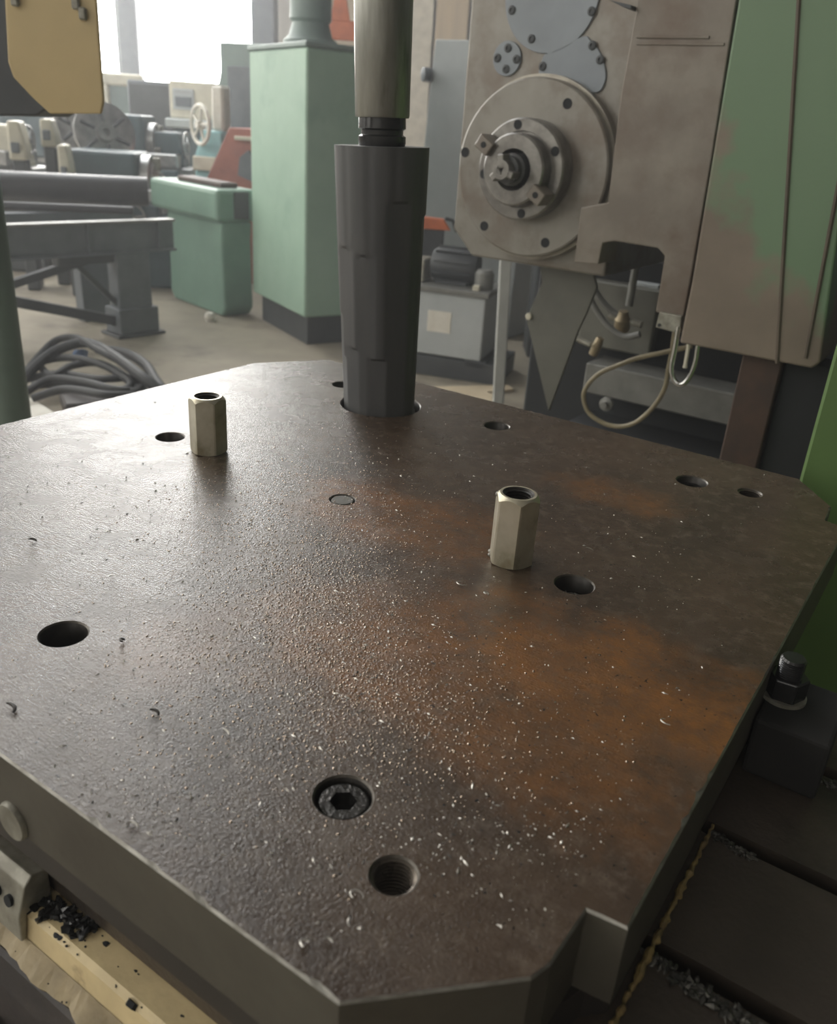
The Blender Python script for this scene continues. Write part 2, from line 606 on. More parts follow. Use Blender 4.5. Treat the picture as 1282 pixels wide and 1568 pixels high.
# ------------------------------------------------------------------ the hall
def build_hall():
    X0, X1, Y0, Y1, ZC = -9.0, 8.0, -6.0, 14.0, 11.0
    struct(MB().box(X0, X1, Y0, Y1, -.2, 0).build('floor', MAT['floor']))
    c = MB()
    c.box(X0, X1, Y0, Y1, ZC, ZC + .2)
    struct(c.build('ceiling', MAT['ceil']))
    # back wall, with a tall bright opening on the left and a clerestory above it
    op = Y(205, 0, Y1), Y(388, 0, Y1)
    a0, a1 = op[0].x, op[1].x
    n0, n1 = Y(158, 60, Y1).x, Y(182, 60, Y1).x
    wb = MB()
    wb.box(n1, a0, Y1, Y1 + .3, 0, 10.0)
    wb.box(a1, X1, Y1, Y1 + .3, 0, ZC)
    wb.box(X0, n1, Y1, Y1 + .3, 0, 1.3)
    wb.box(a0, a1, Y1, Y1 + .3, 0, .4)
    wb.box(X0, a1, Y1, Y1 + .3, 10.0, ZC)
    wb.box(X0, n0 - 1.9, Y1, Y1 + .3, 1.3, 10.0)
    struct(wb.build('wall_back', MAT['wall']))
    pn = MB()
    pn.box(a0, a1, Y1 + .12, Y1 + .16, .4, 10.0)
    w1 = struct(pn.build('window_1', MAT['day']))
    pn = MB()
    pn.box(n0 - 1.9, n1, Y1 + .12, Y1 + .16, 1.3, 10.0)
    w2 = struct(pn.build('window_2', MAT['day']))
    f = MB()
    for x in (n0 - 1.9, n0 - .95, n1 - .02):
        f.box(x - .03, x + .03, Y1 + .04, Y1 + .12, 1.3, 10.0)
    for z in (3.2, 5.2, 7.5):
        f.box(n0 - 1.9, n1, Y1 + .04, Y1 + .12, z - .03, z + .03)
    f.build('window_frame', MAT['steel_blue'], w2)
    struct(MB().box(X0 - .3, X0, Y0, Y1, 0, ZC).build('wall_left', MAT['wall']))
    struct(MB().box(X1, X1 + .3, Y0, Y1, 0, ZC).build('wall_right', MAT['dark']))
    struct(MB().box(X0, X1, Y0 - .3, Y0, 0, ZC).build('wall_rear', MAT['wall']))
    # unseen pier across the upper glazing, added for its dark stripe on the plate
    p0, p1 = Y(292, 0, Y1).x, Y(346, 0, Y1).x
    struct(MB().box(p0, p1, Y1 - .25, Y1 + .1, 3.3, ZC, .01).build('trim_40', MAT['wall']))
    # windows of the left wall and of the rear wall (glazed bands, standing proud of the wall)
    n = 3
    for (y0, y1) in ((-4.5, -1.0), (0.5, 4.5), (6.0, 13.0)):
        o = struct(MB().box(X0 + .02, X0 + .06, y0, y1, 1.6, 9.0).build('window_%d' % n, MAT['day_left']))
        f = MB()
        for k in range(5):
            yy = y0 + (y1 - y0) * k / 4
            f.box(X0, X0 + .1, yy - .03, yy + .03, 1.6, 9.0)
        for z in (1.6, 3.45, 5.3, 7.15, 9.0):
            f.box(X0, X0 + .1, y0, y1, z - .03, z + .03)
        f.build('window_frame', MAT['steel_blue'], o)
        n += 1
    o = struct(MB().box(-6.5, -1.0, Y0 + .02, Y0 + .06, 1.8, 6.0).build('window_%d' % n, MAT['day_rear']))
    n += 1
    for (x0, x1, y0, y1) in ((-8.4, -3.4, 6.5, 13),):
        struct(MB().box(x0, x1, y0, y1, ZC - .06, ZC - .02).build('window_%d' % n, MAT['roof']))
        n += 1
    return a0, a1, n0, n1, Y1


a0, a1, n0, n1, YB = build_hall()


# ------------------------------------------------------------------ the big steel plate
ST, SB = 1.0, 0.917                           # its top, and the table it lies on
plate = thing('steel_plate', 'big square brown oiled steel plate with drilled holes, notched corners and rust patches', 'steel plate',
              mw(PC.x, PC.y, SB), TH)
PT, PM = ST - SB, 0.0255                     # plate thickness above the root, height of the dark lower plate


def build_plate():
    S0, S1, T0, T1, C = -.947, -.063, .202, 1.062, .064
    nb = .0225
    poly = [(S0, T0), (S1 - nb - C - .004, T0), (S1 - nb - .004, T0 + C), (S1 - nb, .279), (S1 - nb + .001, .318), (S1, .3205),
            (S1, .945), (S1 - nb, .949), (S1 - nb - .002, .996), (S1 - nb - C * .8, T1), (S0 + C, T1), (S0, T1 - .107)]
    poly = [(x - PC.x, y - PC.y) for x, y in poly]
    # finer outline with small nicks
    out = []
    n = len(poly)
    for i in range(n):
        p, q = Vector(poly[i]), Vector(poly[(i + 1) % n])
        k = max(1, int((q - p).length / .007))
        for j in range(k):
            out.append(p.lerp(q, j / k))
    m = len(out)
    nrm = []
    for i in range(m):
        d = (out[(i + 1) % m] - out[i - 1]).normalized()
        nrm.append(Vector((-d.y, d.x)))
    rnd = random.Random(3)
    top = []
    for i in range(m):
        k = .0010 + .0006 * rnd.random() + (.0022 * rnd.random() if rnd.random() < .07 else 0)
        top.append(out[i] + nrm[i] * k)
    holes = [(-.501, .304, .0170, 0), (-.774, .639, .0165, 0), (-.237, .632, .0172, 0), (-.507, .967, .0170, 0),
             (-.236, .958, .0175, 0), (-.233, .303, .0172, 0), (-.772, .967, .0165, 0),
             (-.172, .971, .0130, 1), (-.176, .275, .0125, 1), (-.674, .929, .056, 0), (-.5045, .636, .0132, 0)]
    mb = MB()
    bm = mb.bm
    co = [Vector(p) for p in top]
    edges = [(i, (i + 1) % m) for i in range(m)]
    hl = []
    for (s, t, r, th_) in holes:
        k = 72 if r > .03 else 40
        loop = lathe_hole_loop(s - PC.x, t - PC.y, r + .0012, k)
        b0 = len(co)
        co += [Vector(p) for p in loop]
        edges += [(b0 + i, b0 + (i + 1) % k) for i in range(k)]
        hl.append((s - PC.x, t - PC.y, r, k, b0, th_))
    vo, eo, fo, ov, oe, of = delaunay_2d_cdt(co, edges, [], 0, 1e-6)
    vs = [bm.verts.new((v.x, v.y, PT)) for v in vo]
    back = {}
    for i, ol in enumerate(ov):
        for j in ol:
            back[j] = i
    def inside(p):
        c_ = False
        for i in range(m):
            a_, b_ = top[i], top[i - 1]
            if (a_.y > p.y) != (b_.y > p.y) and p.x < (b_.x - a_.x) * (p.y - a_.y) / (b_.y - a_.y) + a_.x:
                c_ = not c_
        return c_
    for f in fo:
        g = sum((vo[i] for i in f), Vector((0, 0))) / len(f)
        if any((g.x - cx) ** 2 + (g.y - cy) ** 2 < (r + .0011) ** 2 for cx, cy, r, k, b0, t_ in hl) or not inside(g):
            continue
        mb.face([vs[i] for i in f])
    # outer wall
    zc = PT - .0014
    e1 = [bm.verts.new((p.x, p.y, zc)) for p in out]
    e2 = [bm.verts.new((p.x, p.y, PM)) for p in out]
    for i in range(m):
        j = (i + 1) % m
        mb.mi = 1
        mb.face([vs[back[i]], vs[back[j]], e1[j], e1[i]])
        mb.mi = 2
        mb.face([e1[i], e1[j], e2[j], e2[i]])
    mb.mi = 2
    mb.face(e2)
    # bores
    for (cx, cy, r, k, b0, th_) in hl:
        prof = [(r, PT - .0012)]
        if th_:
            z, pitch = PT - .0012, .0026
            while z > PM + .004:
                prof += [(r, z - pitch * .1), (r - .0016, z - pitch * .45), (r - .0016, z - pitch * .6), (r, z - pitch * .95)]
                z -= pitch
        prof += [(r, PM)]
        prev = [vs[back[b0 + i]] for i in range(k)]
        first = True
        for (rr, z) in prof:
            cur = [bm.verts.new((cx + rr * cos(2 * pi * i / k), cy + rr * sin(2 * pi * i / k), z)) for i in range(k)]
            mb.mi = 4 if first else (5 if th_ else 3)
            for i in range(k):
                j = (i + 1) % k
                f = mb.face([prev[i], prev[j], cur[j], cur[i]])
                if f and not first:
                    f.smooth = not th_
            prev = cur
            first = False
        mb.mi = 3
    mb.build('plate_body', [MAT['plate'], MAT['edge'], MAT['plate_side'], MAT['hole'], MAT['bore_edge'], MAT['thread']], plate, sharp=None)
    # the dark lower plate, set back a little
    lo = MB()
    inn = [p + q * .0035 for p, q in zip(out, nrm)]
    pts = inn[::4]
    lo.prism([(p.x, p.y) for p in pts], 0, PM, 'z')
    o = lo.build('lower_plate', MAT['dark_side'], plate)
    o['label'] = 'black band of the lower plate'
    pg = MB()
    pg.lathe([(0, PT - .03), (.0118, PT - .03), (.0118, PT - .0012), (.0110, PT - .0004), (0, PT - .0004)], (-.5045 - PC.x, .636 - PC.y, 0), seg=32)
    o = pg.build('plug', MAT['plug'], plate)
    o['label'] = 'grey round plug flush in the plate'


build_plate()


# cap screws sunk in the bores
def cap_screw(s, t, z, label, r=.0156, hr=.0078):
    o = mthing('cap_screw', label, 'screw', s, t, z - .024, 'cap screws sunk in the plate')
    k, hx = 36, []
    mb = MB()
    bm = mb.bm
    h = .024
    a = [bm.verts.new((r * cos(2 * pi * i / k), r * sin(2 * pi * i / k), 0)) for i in range(k)]
    b = [bm.verts.new((r * cos(2 * pi * i / k), r * sin(2 * pi * i / k), h - .0015)) for i in range(k)]
    c = [bm.verts.new(((r - .0015) * cos(2 * pi * i / k), (r - .0015) * sin(2 * pi * i / k), h)) for i in range(k)]

    def hexr(ang):
        q = (ang + .35) % (pi / 3) - pi / 6
        return hr * cos(pi / 6) / cos(q)
    d = [bm.verts.new((hexr(2 * pi * i / k) * 1.06 * cos(2 * pi * i / k), hexr(2 * pi * i / k) * 1.06 * sin(2 * pi * i / k), h)) for i in range(k)]
    e = [bm.verts.new((hexr(2 * pi * i / k) * cos(2 * pi * i / k), hexr(2 * pi * i / k) * sin(2 * pi * i / k), h - .009)) for i in range(k)]
    mb.face(a[::-1])
    for p, q in ((a, b), (b, c), (c, d), (d, e)):
        for i in range(k):
            mb.face([p[i], p[(i + 1) % k], q[(i + 1) % k], q[i]])
    mb.face(e)
    mb.build('screw_head', MAT['screw'], o)
    return o


cap_screw(-.233, .303, ST - .0035, 'oily socket head screw sunk in the bore nearest the front corner of the plate')
cap_screw(-.236, .958, ST - .0075, 'wet socket head screw in the far right bore of the plate, glinting')
cap_screw(-.237, .632, ST - .0150, 'chip-covered screw deep in the bore beside the right coupling nut')


# ------------------------------------------------------------------ coupling nuts
def coupling_nut(s, t, ph, hgt, label, R=.0214, bore=.0128):
    o = mthing('coupling_nut', label, 'nut', s, t, ST, 'coupling nuts standing on the plate')
    mb = MB()
    bm = mb.bm
    k = 72
    ap = R * cos(pi / 6)

    def ring(fn, zfn):
        return [bm.verts.new((fn(i) * cos(2 * pi * i / k), fn(i) * sin(2 * pi * i / k), zfn(i))) for i in range(k)]

    def hx(i):
        q = (2 * pi * i / k - radians(ph) - pi / 6) % (pi / 3)
        q = q if q < pi / 6 else q - pi / 3
        return ap / cos(q)
    slope = .55
    zc = lambda i, h, sg: h - sg * max(0, (hx(i) - ap * .97)) * slope
    r_bot_in = ring(lambda i: bore + .001, lambda i: 0)
    r_bot = ring(lambda i: min(hx(i), ap * .99), lambda i: 0)
    r1 = ring(hx, lambda i: max(0, hx(i) - ap * .99) * .5)
    r2 = ring(hx, lambda i: hgt - .0008 - max(0, hx(i) - ap * .95) * 1.15)
    r3 = ring(lambda i: ap * .90, lambda i: hgt)
    r4 = ring(lambda i: bore + .0016, lambda i: hgt)
    for p, q in ((r_bot, r1), (r1, r2), (r2, r3), (r3, r4)):
        for i in range(k):
            mb.face([p[i], p[(i + 1) % k], q[(i + 1) % k], q[i]])
    prev = r4
    z, pitch = hgt - .0015, .003
    prof = [(bore + .0002, z)]
    while z > .008:
        prof += [(bore + .0002, z - pitch * .1), (bore - .0015, z - pitch * .45), (bore - .0015, z - pitch * .6), (bore + .0002, z - pitch * .95)]
        z -= pitch
    prof += [(bore, 0.0)]
    mb.mi = 1
    for (r, z) in prof:
        cur = ring(lambda i: r, lambda i: z)
        for i in range(k):
            mb.face([prev[i], prev[(i + 1) % k], cur[(i + 1) % k], cur[i]])
        prev = cur
    for i in range(k):
        mb.face([prev[i], prev[(i + 1) % k], r_bot[(i + 1) % k], r_bot[i]])
    body = mb.build('nut_body', [MAT['zinc'], MAT['hole']], o)
    return o


coupling_nut(-.707, .639, 39, .0665, 'tall zinc coupling nut at the left, beside a plain hole in the plate')
nr = coupling_nut(-.303, .634, 6, .068, 'tall zinc coupling nut right of centre, with a weld blob on its rim')
for (dx, dy, dz, r) in ((-.0165, -.006, .064, .0032), (-.0195, -.003, .004, .0028), (-.0185, -.006, .0018, .0022)):
    b = bmesh.new()
    bmesh.ops.create_icosphere(b, subdivisions=2, radius=r)
    for v in b.verts:
        v.co = Vector((v.co.x, v.co.y, v.co.z * .85)) + Vector((dx, dy, dz))
    MB().merge(b).build('weld_blob', MAT['edge'], nr)


# ------------------------------------------------------------------ boring tool standing in the big bore
def boring_tool():
    o = mthing('boring_tool', 'black fluted boring tool on a bright shaft standing in the big bore', 'cutting tool', -.674, .929, SB + PM)
    z0 = .030                                    # tool face, above the bottom of the bore
    top = .3345 + PT - PM
    R0, R1 = .0505, .0595
    flats = [(205, .950, .02, .19), (228, .958, .02, .155), (252, .960, .07, .245), (285, .962, .02, .235), (258, .938, .01, .115), (300, .935, .0, .105), (232, .93, .0, .10),
             (330, .950, .02, .30), (180, .97, .02, .28), (150, .95, .02, .2), (30, .95, .02, .28), (90, .95, .02, .3), (120, .96, .02, .22)]
    nr_, nz = 144, 96
    mb = MB()
    bm = mb.bm
    grid = []
    for j in range(nz + 1):
        z = z0 + (top - z0) * j / nz
        f = (z - z0) / (top - z0)
        R = R0 + (R1 - R0) * f
        if z - z0 < .014:
            R -= (.014 - (z - z0)) * .45
        row = []
        for i in range(nr_):
            th = 2 * pi * i / nr_
            r = R
            # shallow flutes all round
            r -= .0009 * max(0, cos(th * 11 + .6)) ** 2 * (1 if f > .3 else f / .3)
            for (d, k, za, zb) in flats:
                if za <= z - z0 + .0 <= zb:
                    c = cos(th - radians(d))
                    if c > .3:
                        r = min(r, R * k / c)
            row.append(bm.verts.new((r * cos(th), r * sin(th), z)))
        grid.append(row)
    for j in range(nz):
        for i in range(nr_):
            i2 = (i + 1) % nr_
            f = mb.face([grid[j][i], grid[j][i2], grid[j + 1][i2], grid[j + 1][i]])
            f.smooth = True
    mb.face(grid[0][::-1])
    mb.face(grid[-1])
    mb.build('tool_body', MAT['black'], o, sharp=22)
    rg = MB()
    rg.lathe([(.030, 0), (.0475, 0), (.0500, .012), (.0515, .026), (.0490, .032), (.030, .032)], seg=64)
    a = rg.build('pilot_ring', MAT['black_gloss'], o)
    a['label'] = 'glossy oily ring at the foot of the tool'
    nk = MB()
    nk.lathe([(0, top), (.0285, top), (.0295, top + .004), (.0295, top + .011), (.0262, top + .013), (.0262, top + .018),
              (.0295, top + .020), (.0290, top + .034), (0, top + .034)], seg=64)
    nk.build('neck', MAT['black_gloss'], o)
    sh = MB()
    sh.lathe([(0, top + .032), (.0325, top + .032), (.0335, top + .034), (.0352, top + .19), (.037, top + .60), (0, top + .60)], seg=72)
    sh.build('shaft', MAT['shaft'], o)
    lean = Matrix.Rotation(radians(-2.0), 4, 'Y')
    o.matrix_world = Matrix.Translation(mw(-.674, .929, SB + PM)) @ lean @ Matrix.Rotation(TH, 4, 'Z')


boring_tool()


# ------------------------------------------------------------------ machine table, clamp, castings under the plate
def t_slot(t):
    return [(t, SB), (t, SB - .022), (t - .007, SB - .022), (t - .007, SB - .036), (t + .021, SB - .036), (t + .021, SB - .022), (t + .014, SB - .022), (t + .014, SB)]


def build_table():
    prof = [(.225, SB - .054), (.225, SB - .002), (.227, SB)]
    for t in (.264, .384, .504, .624):
        prof += t_slot(t)
    prof += [(.731, SB), (.733, SB - .002), (.733, SB - .054)]
    o = MB().prism(prof, -1.05, .42, 'x').build('machine_table', MAT['table'])
    o.rotation_euler = (0, 0, TH)
    tag(o, 'dark cast iron machine table with T-slots under the steel plate', 'machine table')
    # the bed and carriage that carry the table
    b = MB()
    b.box(-.9, .3, .31, .70, 0, SB - .054, .01)
    o = b.build('machine_saddle', MAT['casting'])
    o.rotation_euler = (0, 0, TH)
    tag(o, 'dark cast saddle carrying the slotted machine table', 'machine base')


build_table()


def build_clamp():
    c = MB().box(-.0612, -.0065, .588, .667, SB, SB + .051, .003, segs=2).build('clamp_block', MAT['black_shaded'])
    c.location = (0, 0, 0)
    c.rotation_euler = (0, 0, TH)
    tag(c, 'black clamp block on the table against the right side of the plate', 'clamp')
    o = mthing('clamp_stud', 'threaded stud with black hex nut and washer on the clamp block', 'bolt', -.0505, .631, SB + .051)
    MB().lathe([(.0105, 0), (.0172, 0), (.0172, .003), (.0105, .003)], seg=40, closed=True).build('washer', MAT['bracket'], o)
    nt = MB()
    nt.prism([(.0160 * cos(pi / 3 * k + .1), .0160 * sin(pi / 3 * k + .1)) for k in range(6)], .003, .021, 'z', .0012)
    nt.build('hex_nut', MAT['black_gloss'], o)
    sd = MB()
    prof = [(0, 0.0), (.0098, 0.0)]
    z = .021
    while z < .034:
        prof += [(.0098, z), (.0088, z + .0008), (.0098, z + .0016)]
        z += .0018
    prof += [(.0098, .035), (.0085, .037), (0, .037)]
    sd.lathe(prof, seg=32)
    sd.build('stud', MAT['black_gloss'], o)


build_clamp()


def ragged_heap(name, label, pts, width, count, zz, size, m, seed):
    """loose chips lying along a line in the machine frame"""
    rnd = random.Random(seed)
    mb = MB()
    for _ in range(count):
        f = rnd.random() * (len(pts) - 1)
        i = int(f)
        p = Vector(pts[i]).lerp(Vector(pts[i + 1]), f - i)
        s = p.x + rnd.gauss(0, width)
        t = p.y + rnd.gauss(0, width)
        r = size * (.4 + rnd.random())
        b = bmesh.new()
        bmesh.ops.create_icosphere(b, subdivisions=1, radius=r)
        e = Matrix.Rotation(rnd.random() * 6.3, 3, Vector((rnd.random() - .5, rnd.random() - .5, rnd.random())).normalized())
        for v in b.verts:
            v.co = e @ Vector((v.co.x * (1 + rnd.random()), v.co.y * .8, v.co.z * (.35 + .4 * rnd.random()))) * (.7 + .6 * rnd.random())
            v.co += Vector((s, t, zz + r * .3))
        mb.merge(b)
    o = mb.build(name, m)
    o.rotation_euler = (0, 0, TH)
    tag(o, label, 'swarf', kind='stuff')
    return o


ragged_heap('swarf_heap', 'dark swarf along the table slot nearest the front corner', [(-.062, .384), (-.035, .378), (-.008, .378), (.02, .376)], .0028, 150, SB, .0022, MAT['swarf'], 5)
ragged_heap('swarf_heap', 'dark swarf along the middle table slot beside the plate', [(-.060, .508), (-.045, .503), (-.03, .503)], .0022, 70, SB, .0017, MAT['swarf'], 6)
ragged_heap('swarf_heap', 'small dark swarf pile behind the clamp block', [(.000, .612), (.004, .622)], .0022, 30, SB, .0018, MAT['swarf'], 8)
# ragged bead of yellow sealant in the corner of plate and table
bd = MB()
rn = random.Random(2)
path, rad = [], []
t = .325
while t < .515:
    path.append((-.0605 + rn.uniform(-.0006, .0006), t, SB + .0012 + rn.uniform(0, .0012)))
    rad.append(.0009 + .0020 * rn.random() * (1.0 if t < .46 else .6))
    t += .0032
bd.tube(path, rad, 8)
o = bd.build('sealant_bead', MAT['bead'])
o.rotation_euler = (0, 0, TH)
tag(o, 'ragged yellow bead along the foot of the plate on the table', 'sealant')


def build_castings():
    o = mthing('cream_casting', 'stepped cream painted casting with chipped edges below the front of the plate', 'machine casting', 0, 0, 0)
    up_ = [(.30, .80), (.30, .862), (.2075, .8615), (.2035, .858), (.2005, .838), (.2, .80)]
    a = MB()
    a.prism(up_, -1.0, .1, 'x')
    a.build('upper_step', MAT['cream'], o)
    b = MB()
    rn = random.Random(4)
    # ledge with a ragged, chipped front edge
    bm = b.bm
    n = 160
    rows = []
    for i in range(n + 1):
        s = -1.0 + 1.1 * i / n
        e = .1875 + rn.uniform(-.0016, .0010) + .0015 * sin(i * .7)
        rows.append([bm.verts.new((s, tt, zz)) for tt, zz in ((.2004, .840), (e, .8335), (e + .0012, .8305), (.2004, .8300))])
    for i in range(n):
        for k in range(3):
            b.face([rows[i][k], rows[i + 1][k], rows[i + 1][k + 1], rows[i][k + 1]])
    b.build('lower_ledge', MAT['cream_dirty'], o)
    c = MB()
    c.prism([(.29, 0.3), (.29, .8298), (.190, .8298), (.187, .827), (.183, .802), (.181, .30)], -1.0, .1, 'x')
    c.build('bare_flank', MAT['casting'], o)
    q = ZL(210, 1533, .858)
    hx = MB()
    hx.cyl((q.x, .2062, .8592), (q.x, .2032, .8572), .0046, seg=6)
    k = hx.build('black_plug', MAT['void'], o)  # solid black plug; the shade of the bolt hole is its colour
    # lower dark rail further out
    r = MB().prism([(.17, .70), (.17, .765), (.160, .765), (.150, .755), (.150, .70)], -1.0, .1, 'x').build('rail', MAT['black_gloss'], o)
    w = MB()
    for (px, py, rr) in ((166, 1375 + 3, .0), ):
        pass
    # clamp end and rod at the left of the casting
    br = mthing('steel_bracket', 'worn grey bracket with bolt holes at the lower left, on the cream casting', 'bracket', 0, 0, 0)
    P0 = ZL(2, 1392, .885)
    x1 = T(27, 1385, .198).x
    b = MB()
    b.prism([(.222, .8622), (.222, .886), (.210, .890), (.204, .884), (.197, .862), (.196, .8405), (.2, .8405), (.2032, .8615)], x1 - .075, x1, 'x', .0012)
    b.build('bracket_body', MAT['bracket'], br)
    h = MB()
    for (dx, tt, zz) in ((-.012, .1985, .869), (-.026, .1985, .869)):
        h.cyl((x1 + dx, tt + .002, zz), (x1 + dx, tt - .0012, zz + .0006), .0042, seg=16)
    h.build('black_disc', MAT['void'], br)  # solid black discs, shade inside the holes painted
    rd = mthing('round_button', 'round grey button on the front side of the plate, at the far left', 'button', 0, 0, 0)
    P = T(0, 1270, .192)
    b = MB()
    b.lathe([(0, 0), (.0125, 0), (.0135, .002), (.0135, .0034), (0, .0034)], (P.x, .1985, P.z), (0, 1, 0), seg=32)
    b.build('button_disc', MAT['bracket'], rd)


build_castings()
ragged_heap('grime_heap', 'oily black grime on the cream casting beside the grey bracket', [(-.425, .213), (-.40, .216), (-.375, .222)], .0035, 160, .8612, .0030, MAT['black_gloss'], 9)
ragged_heap('swarf_heap', 'dark wet chips filling the bore beside the right coupling nut', [(-.245, .628), (-.230, .636)], .0042, 90, ST - .0155, .0022, MAT['swarf'], 12)


def paint_chips():
    rnd = random.Random(31)
    mb = MB()
    for _ in range(60):
        s_ = rnd.uniform(-.46, -.22)
        k = rnd.random()
        if k < .45:                                    # along the upper edge of the step
            c, n_ = Vector((s_, .2055 + rnd.gauss(0, .0006), .8602)), Vector((0, -.55, .83))
        elif k < .75:                                  # along the ledge
            c, n_ = Vector((s_, .1905 + rnd.uniform(-.002, .007), .8352)), Vector((0, -.3, .95))
        else:
            c, n_ = Vector((s_, .215 + rnd.uniform(-.005, .01), .8618)), Vector((0, 0, 1))
        r = .0006 + .0022 * rnd.random() ** 3
        u = Vector((1, 0, 0))
        w_ = n_.cross(u).normalized()
        ring = [mb.bm.verts.new(c + (u * cos(a_ * pi / 3.5) * 1.5 + w_ * sin(a_ * pi / 3.5)) * r * rnd.uniform(.6, 1.3)) for a_ in range(7)]
        tip = mb.bm.verts.new(c + n_ * .0004)
        for a_ in range(7):
            mb.face([ring[a_], ring[(a_ + 1) % 7], tip])
    o = mb.build('paint_chips', MAT['void'], bpy.data.objects['cream_casting'], None)
    o['kind'] = 'stuff'


paint_chips()
# ------------------------------------------------------------------ headstock of the boring mill
TF = 2.0                                      # its face stands on this upright plane


def disc_prof(r, d0, d1, c=.003):
    return [(0, d0), (r, d0), (r, d1 - c), (r - c, d1), (0, d1)]


def build_mill():
    o = mthing('boring_mill_headstock', 'oily grey boring mill headstock with a big round spindle flange and bolted cover plates', 'machine tool', 0, 0, 0)
    # face block
    L0, L1 = T(724, 0, TF), T(692, 350, TF)
    sl = (L0.x + L1.x) / 2
    zb, zc = T(722, 392, TF).z, L1.z
    sc = T(722, 392, TF).x
    b = MB()
    b.prism([(sl, 2.4), (sl, zc), (sc, zb), (-.80, zb - .0), (-.80, 2.4)], TF, TF + .45, 'y', .006)
    b.build('headstock_body', MAT['mill_face'], o)
    # big flange: a thick disc standing proud of the face
    F = TF - .055
    c = T(811, 260, F)
    R = .203
    cen = (c.x, 0, c.z)
    f = MB()
    f.lathe([(R - .012, -TF - .002), (R + .004, -TF - .002), (R + .004, -F - .024), (R - .008, -F - .024)], cen, (0, -1, 0), 96, closed=True)
    r_ = f.build('flange_rim', MAT['ring'], o)
    r_['label'] = 'bright turned rim of the flange'
    f = MB()
    f.lathe([(.10, -TF + .0), (R - .004, -TF + .0), (R - .004, -F - .003), (R - .008, -F), (.10, -F)], cen, (0, -1, 0), 96, closed=True)
    fl = f.build('spindle_flange', MAT['mill_face'], o)
    for ang, rr in ((62, .165), (172, .185), (292, .172), (232, .178)):
        h = MB()
        h.lathe([(0, -F + .0), (.0115, -F + .0), (.0115, -F + .0012), (.009, -F + .0012), (.009, -F + .0003), (0, -F + .0003)],
                (c.x + rr * cos(radians(ang)), 0, c.z + rr * sin(radians(ang))), (0, -1, 0), 20)
        h.build('flange_bolt', MAT['void'], fl)
    # hub, nose, keys
    H_ = F - .050
    h = MB()
    h.lathe([(.05, -F - .0), (.112, -F - .0), (.112, -H_ - .004), (.108, -H_), (.084, -H_), (.082, -H_ - .006), (.05, -H_ - .006)], cen, (0, -1, 0), 72, closed=True)
    hub = h.build('hub', MAT['hub'], o)
    for ang in (28, 100, 190, 280):
        q = MB()
        q.lathe([(0, -H_ + .0002), (.0105, -H_ + .0002), (.0105, -H_ + .001), (0, -H_ + .001)], (c.x + .097 * cos(radians(ang)), 0, c.z + .097 * sin(radians(ang))), (0, -1, 0), 18)
        q.build('hub_bolt', MAT['void'], hub)
    N_ = H_ - .035
    nse = MB()
    nse.lathe([(.040, -H_ - .006), (.079, -H_ - .006), (.079, -N_ - .004), (.075, -N_), (.046, -N_), (.036, -N_ - .05), (.03, -N_ - .05)], cen, (0, -1, 0), 64, closed=True)
    nose = nse.build('spindle_nose', MAT['hub'], o)
    for sg in (-1, 1):
        k = MB()
        e = Matrix.Rotation(radians(33), 3, 'Y')
        ctr = Vector((c.x, 0, c.z)) + e @ Vector((sg * .088, 0, 0))
        k.box(ctr.x - .020, ctr.x + .020, N_ - .016, H_ - .0005, ctr.z - .016, ctr.z + .016, .002, e)
        ky = k.build('drive_key', MAT['mill'], nose)
        s_ = MB()
        s_.lathe([(0, -N_ + .0162), (.007, -N_ + .0162), (.007, -N_ + .0172), (0, -N_ + .0172)], (ctr.x, 0, ctr.z), (0, -1, 0), 16)
        x = s_.build('key_screw', MAT['void'], nose)
    # tool shank with a gripping hex in the nose
    d = MB()
    d.lathe([(0, -N_ - .05), (.0355, -N_ - .05), (.0355, -N_ + .006), (.030, -N_ + .010), (.030, -N_ + .028), (.020, -N_ + .030), (0, -N_ + .030)], (c.x, 0, c.z), (0, -1, 0), 40)
    d.build('spindle_socket', MAT['black'], nose)
    d = MB()
    for k in range(3):
        e = Matrix.Rotation(radians(120 * k + 20), 3, 'Y')
        p = Vector((c.x, 0, c.z)) + e @ Vector((.018, 0, 0))
        d.box(p.x - .015, p.x + .015, N_ - .055, N_ - .02, p.z - .008, p.z + .008, .002, e)
    d.lathe([(.010, -N_ + .02), (.021, -N_ + .02), (.021, -N_ + .056), (.010, -N_ + .056)], (c.x, 0, c.z), (0, -1, 0), 24, closed=True)
    dd = d.build('draw_dog', MAT['hub'], nose)
    dd['kind'] = 'stuff'
    # grey-blue cover plates
    def cover(name, poly, screws):
        m = MB()
        m.prism(poly, TF - .006, TF - .0, 'y', .001)
        cv = m.build(name, MAT['cover'], o)
        for (px, py) in screws:
            q = T(px, py, TF)
            s_ = MB()
            s_.lathe([(0, -TF + .006), (.0095, -TF + .006), (.0095, -TF + .0085), (.008, -TF + .0095), (.0045, -TF + .0095), (.004, -TF + .0065), (0, -TF + .0065)], (q.x, 0, q.z), (0, -1, 0), 16)
            s_.build('cover_screw', MAT['dark'], cv)
    ca = T(846, -8, TF)
    ra = .118
    pa = [(ca.x + ra * cos(radians(a_)), ca.z + ra * sin(radians(a_))) for a_ in range(0, 360, 8)]
    cover('top_cover', pa, [(786, 16), (816, 60), (908, 18)])
    cb = T(778, 90, TF)
    pb = [(cb.x + .0375 * cos(radians(a_)), cb.z + .0375 * sin(radians(a_))) for a_ in range(0, 360, 12)]
    cover('small_cover', pb, [(780, 74), (764, 89), (793, 91), (777, 106)])
    edge_ = [(835, 84), (862, 73), (895, 56), (906, 62), (920, 80), (928, 105), (928, 125), (915, 142), (880, 132), (850, 122), (828, 117), (829, 100)]
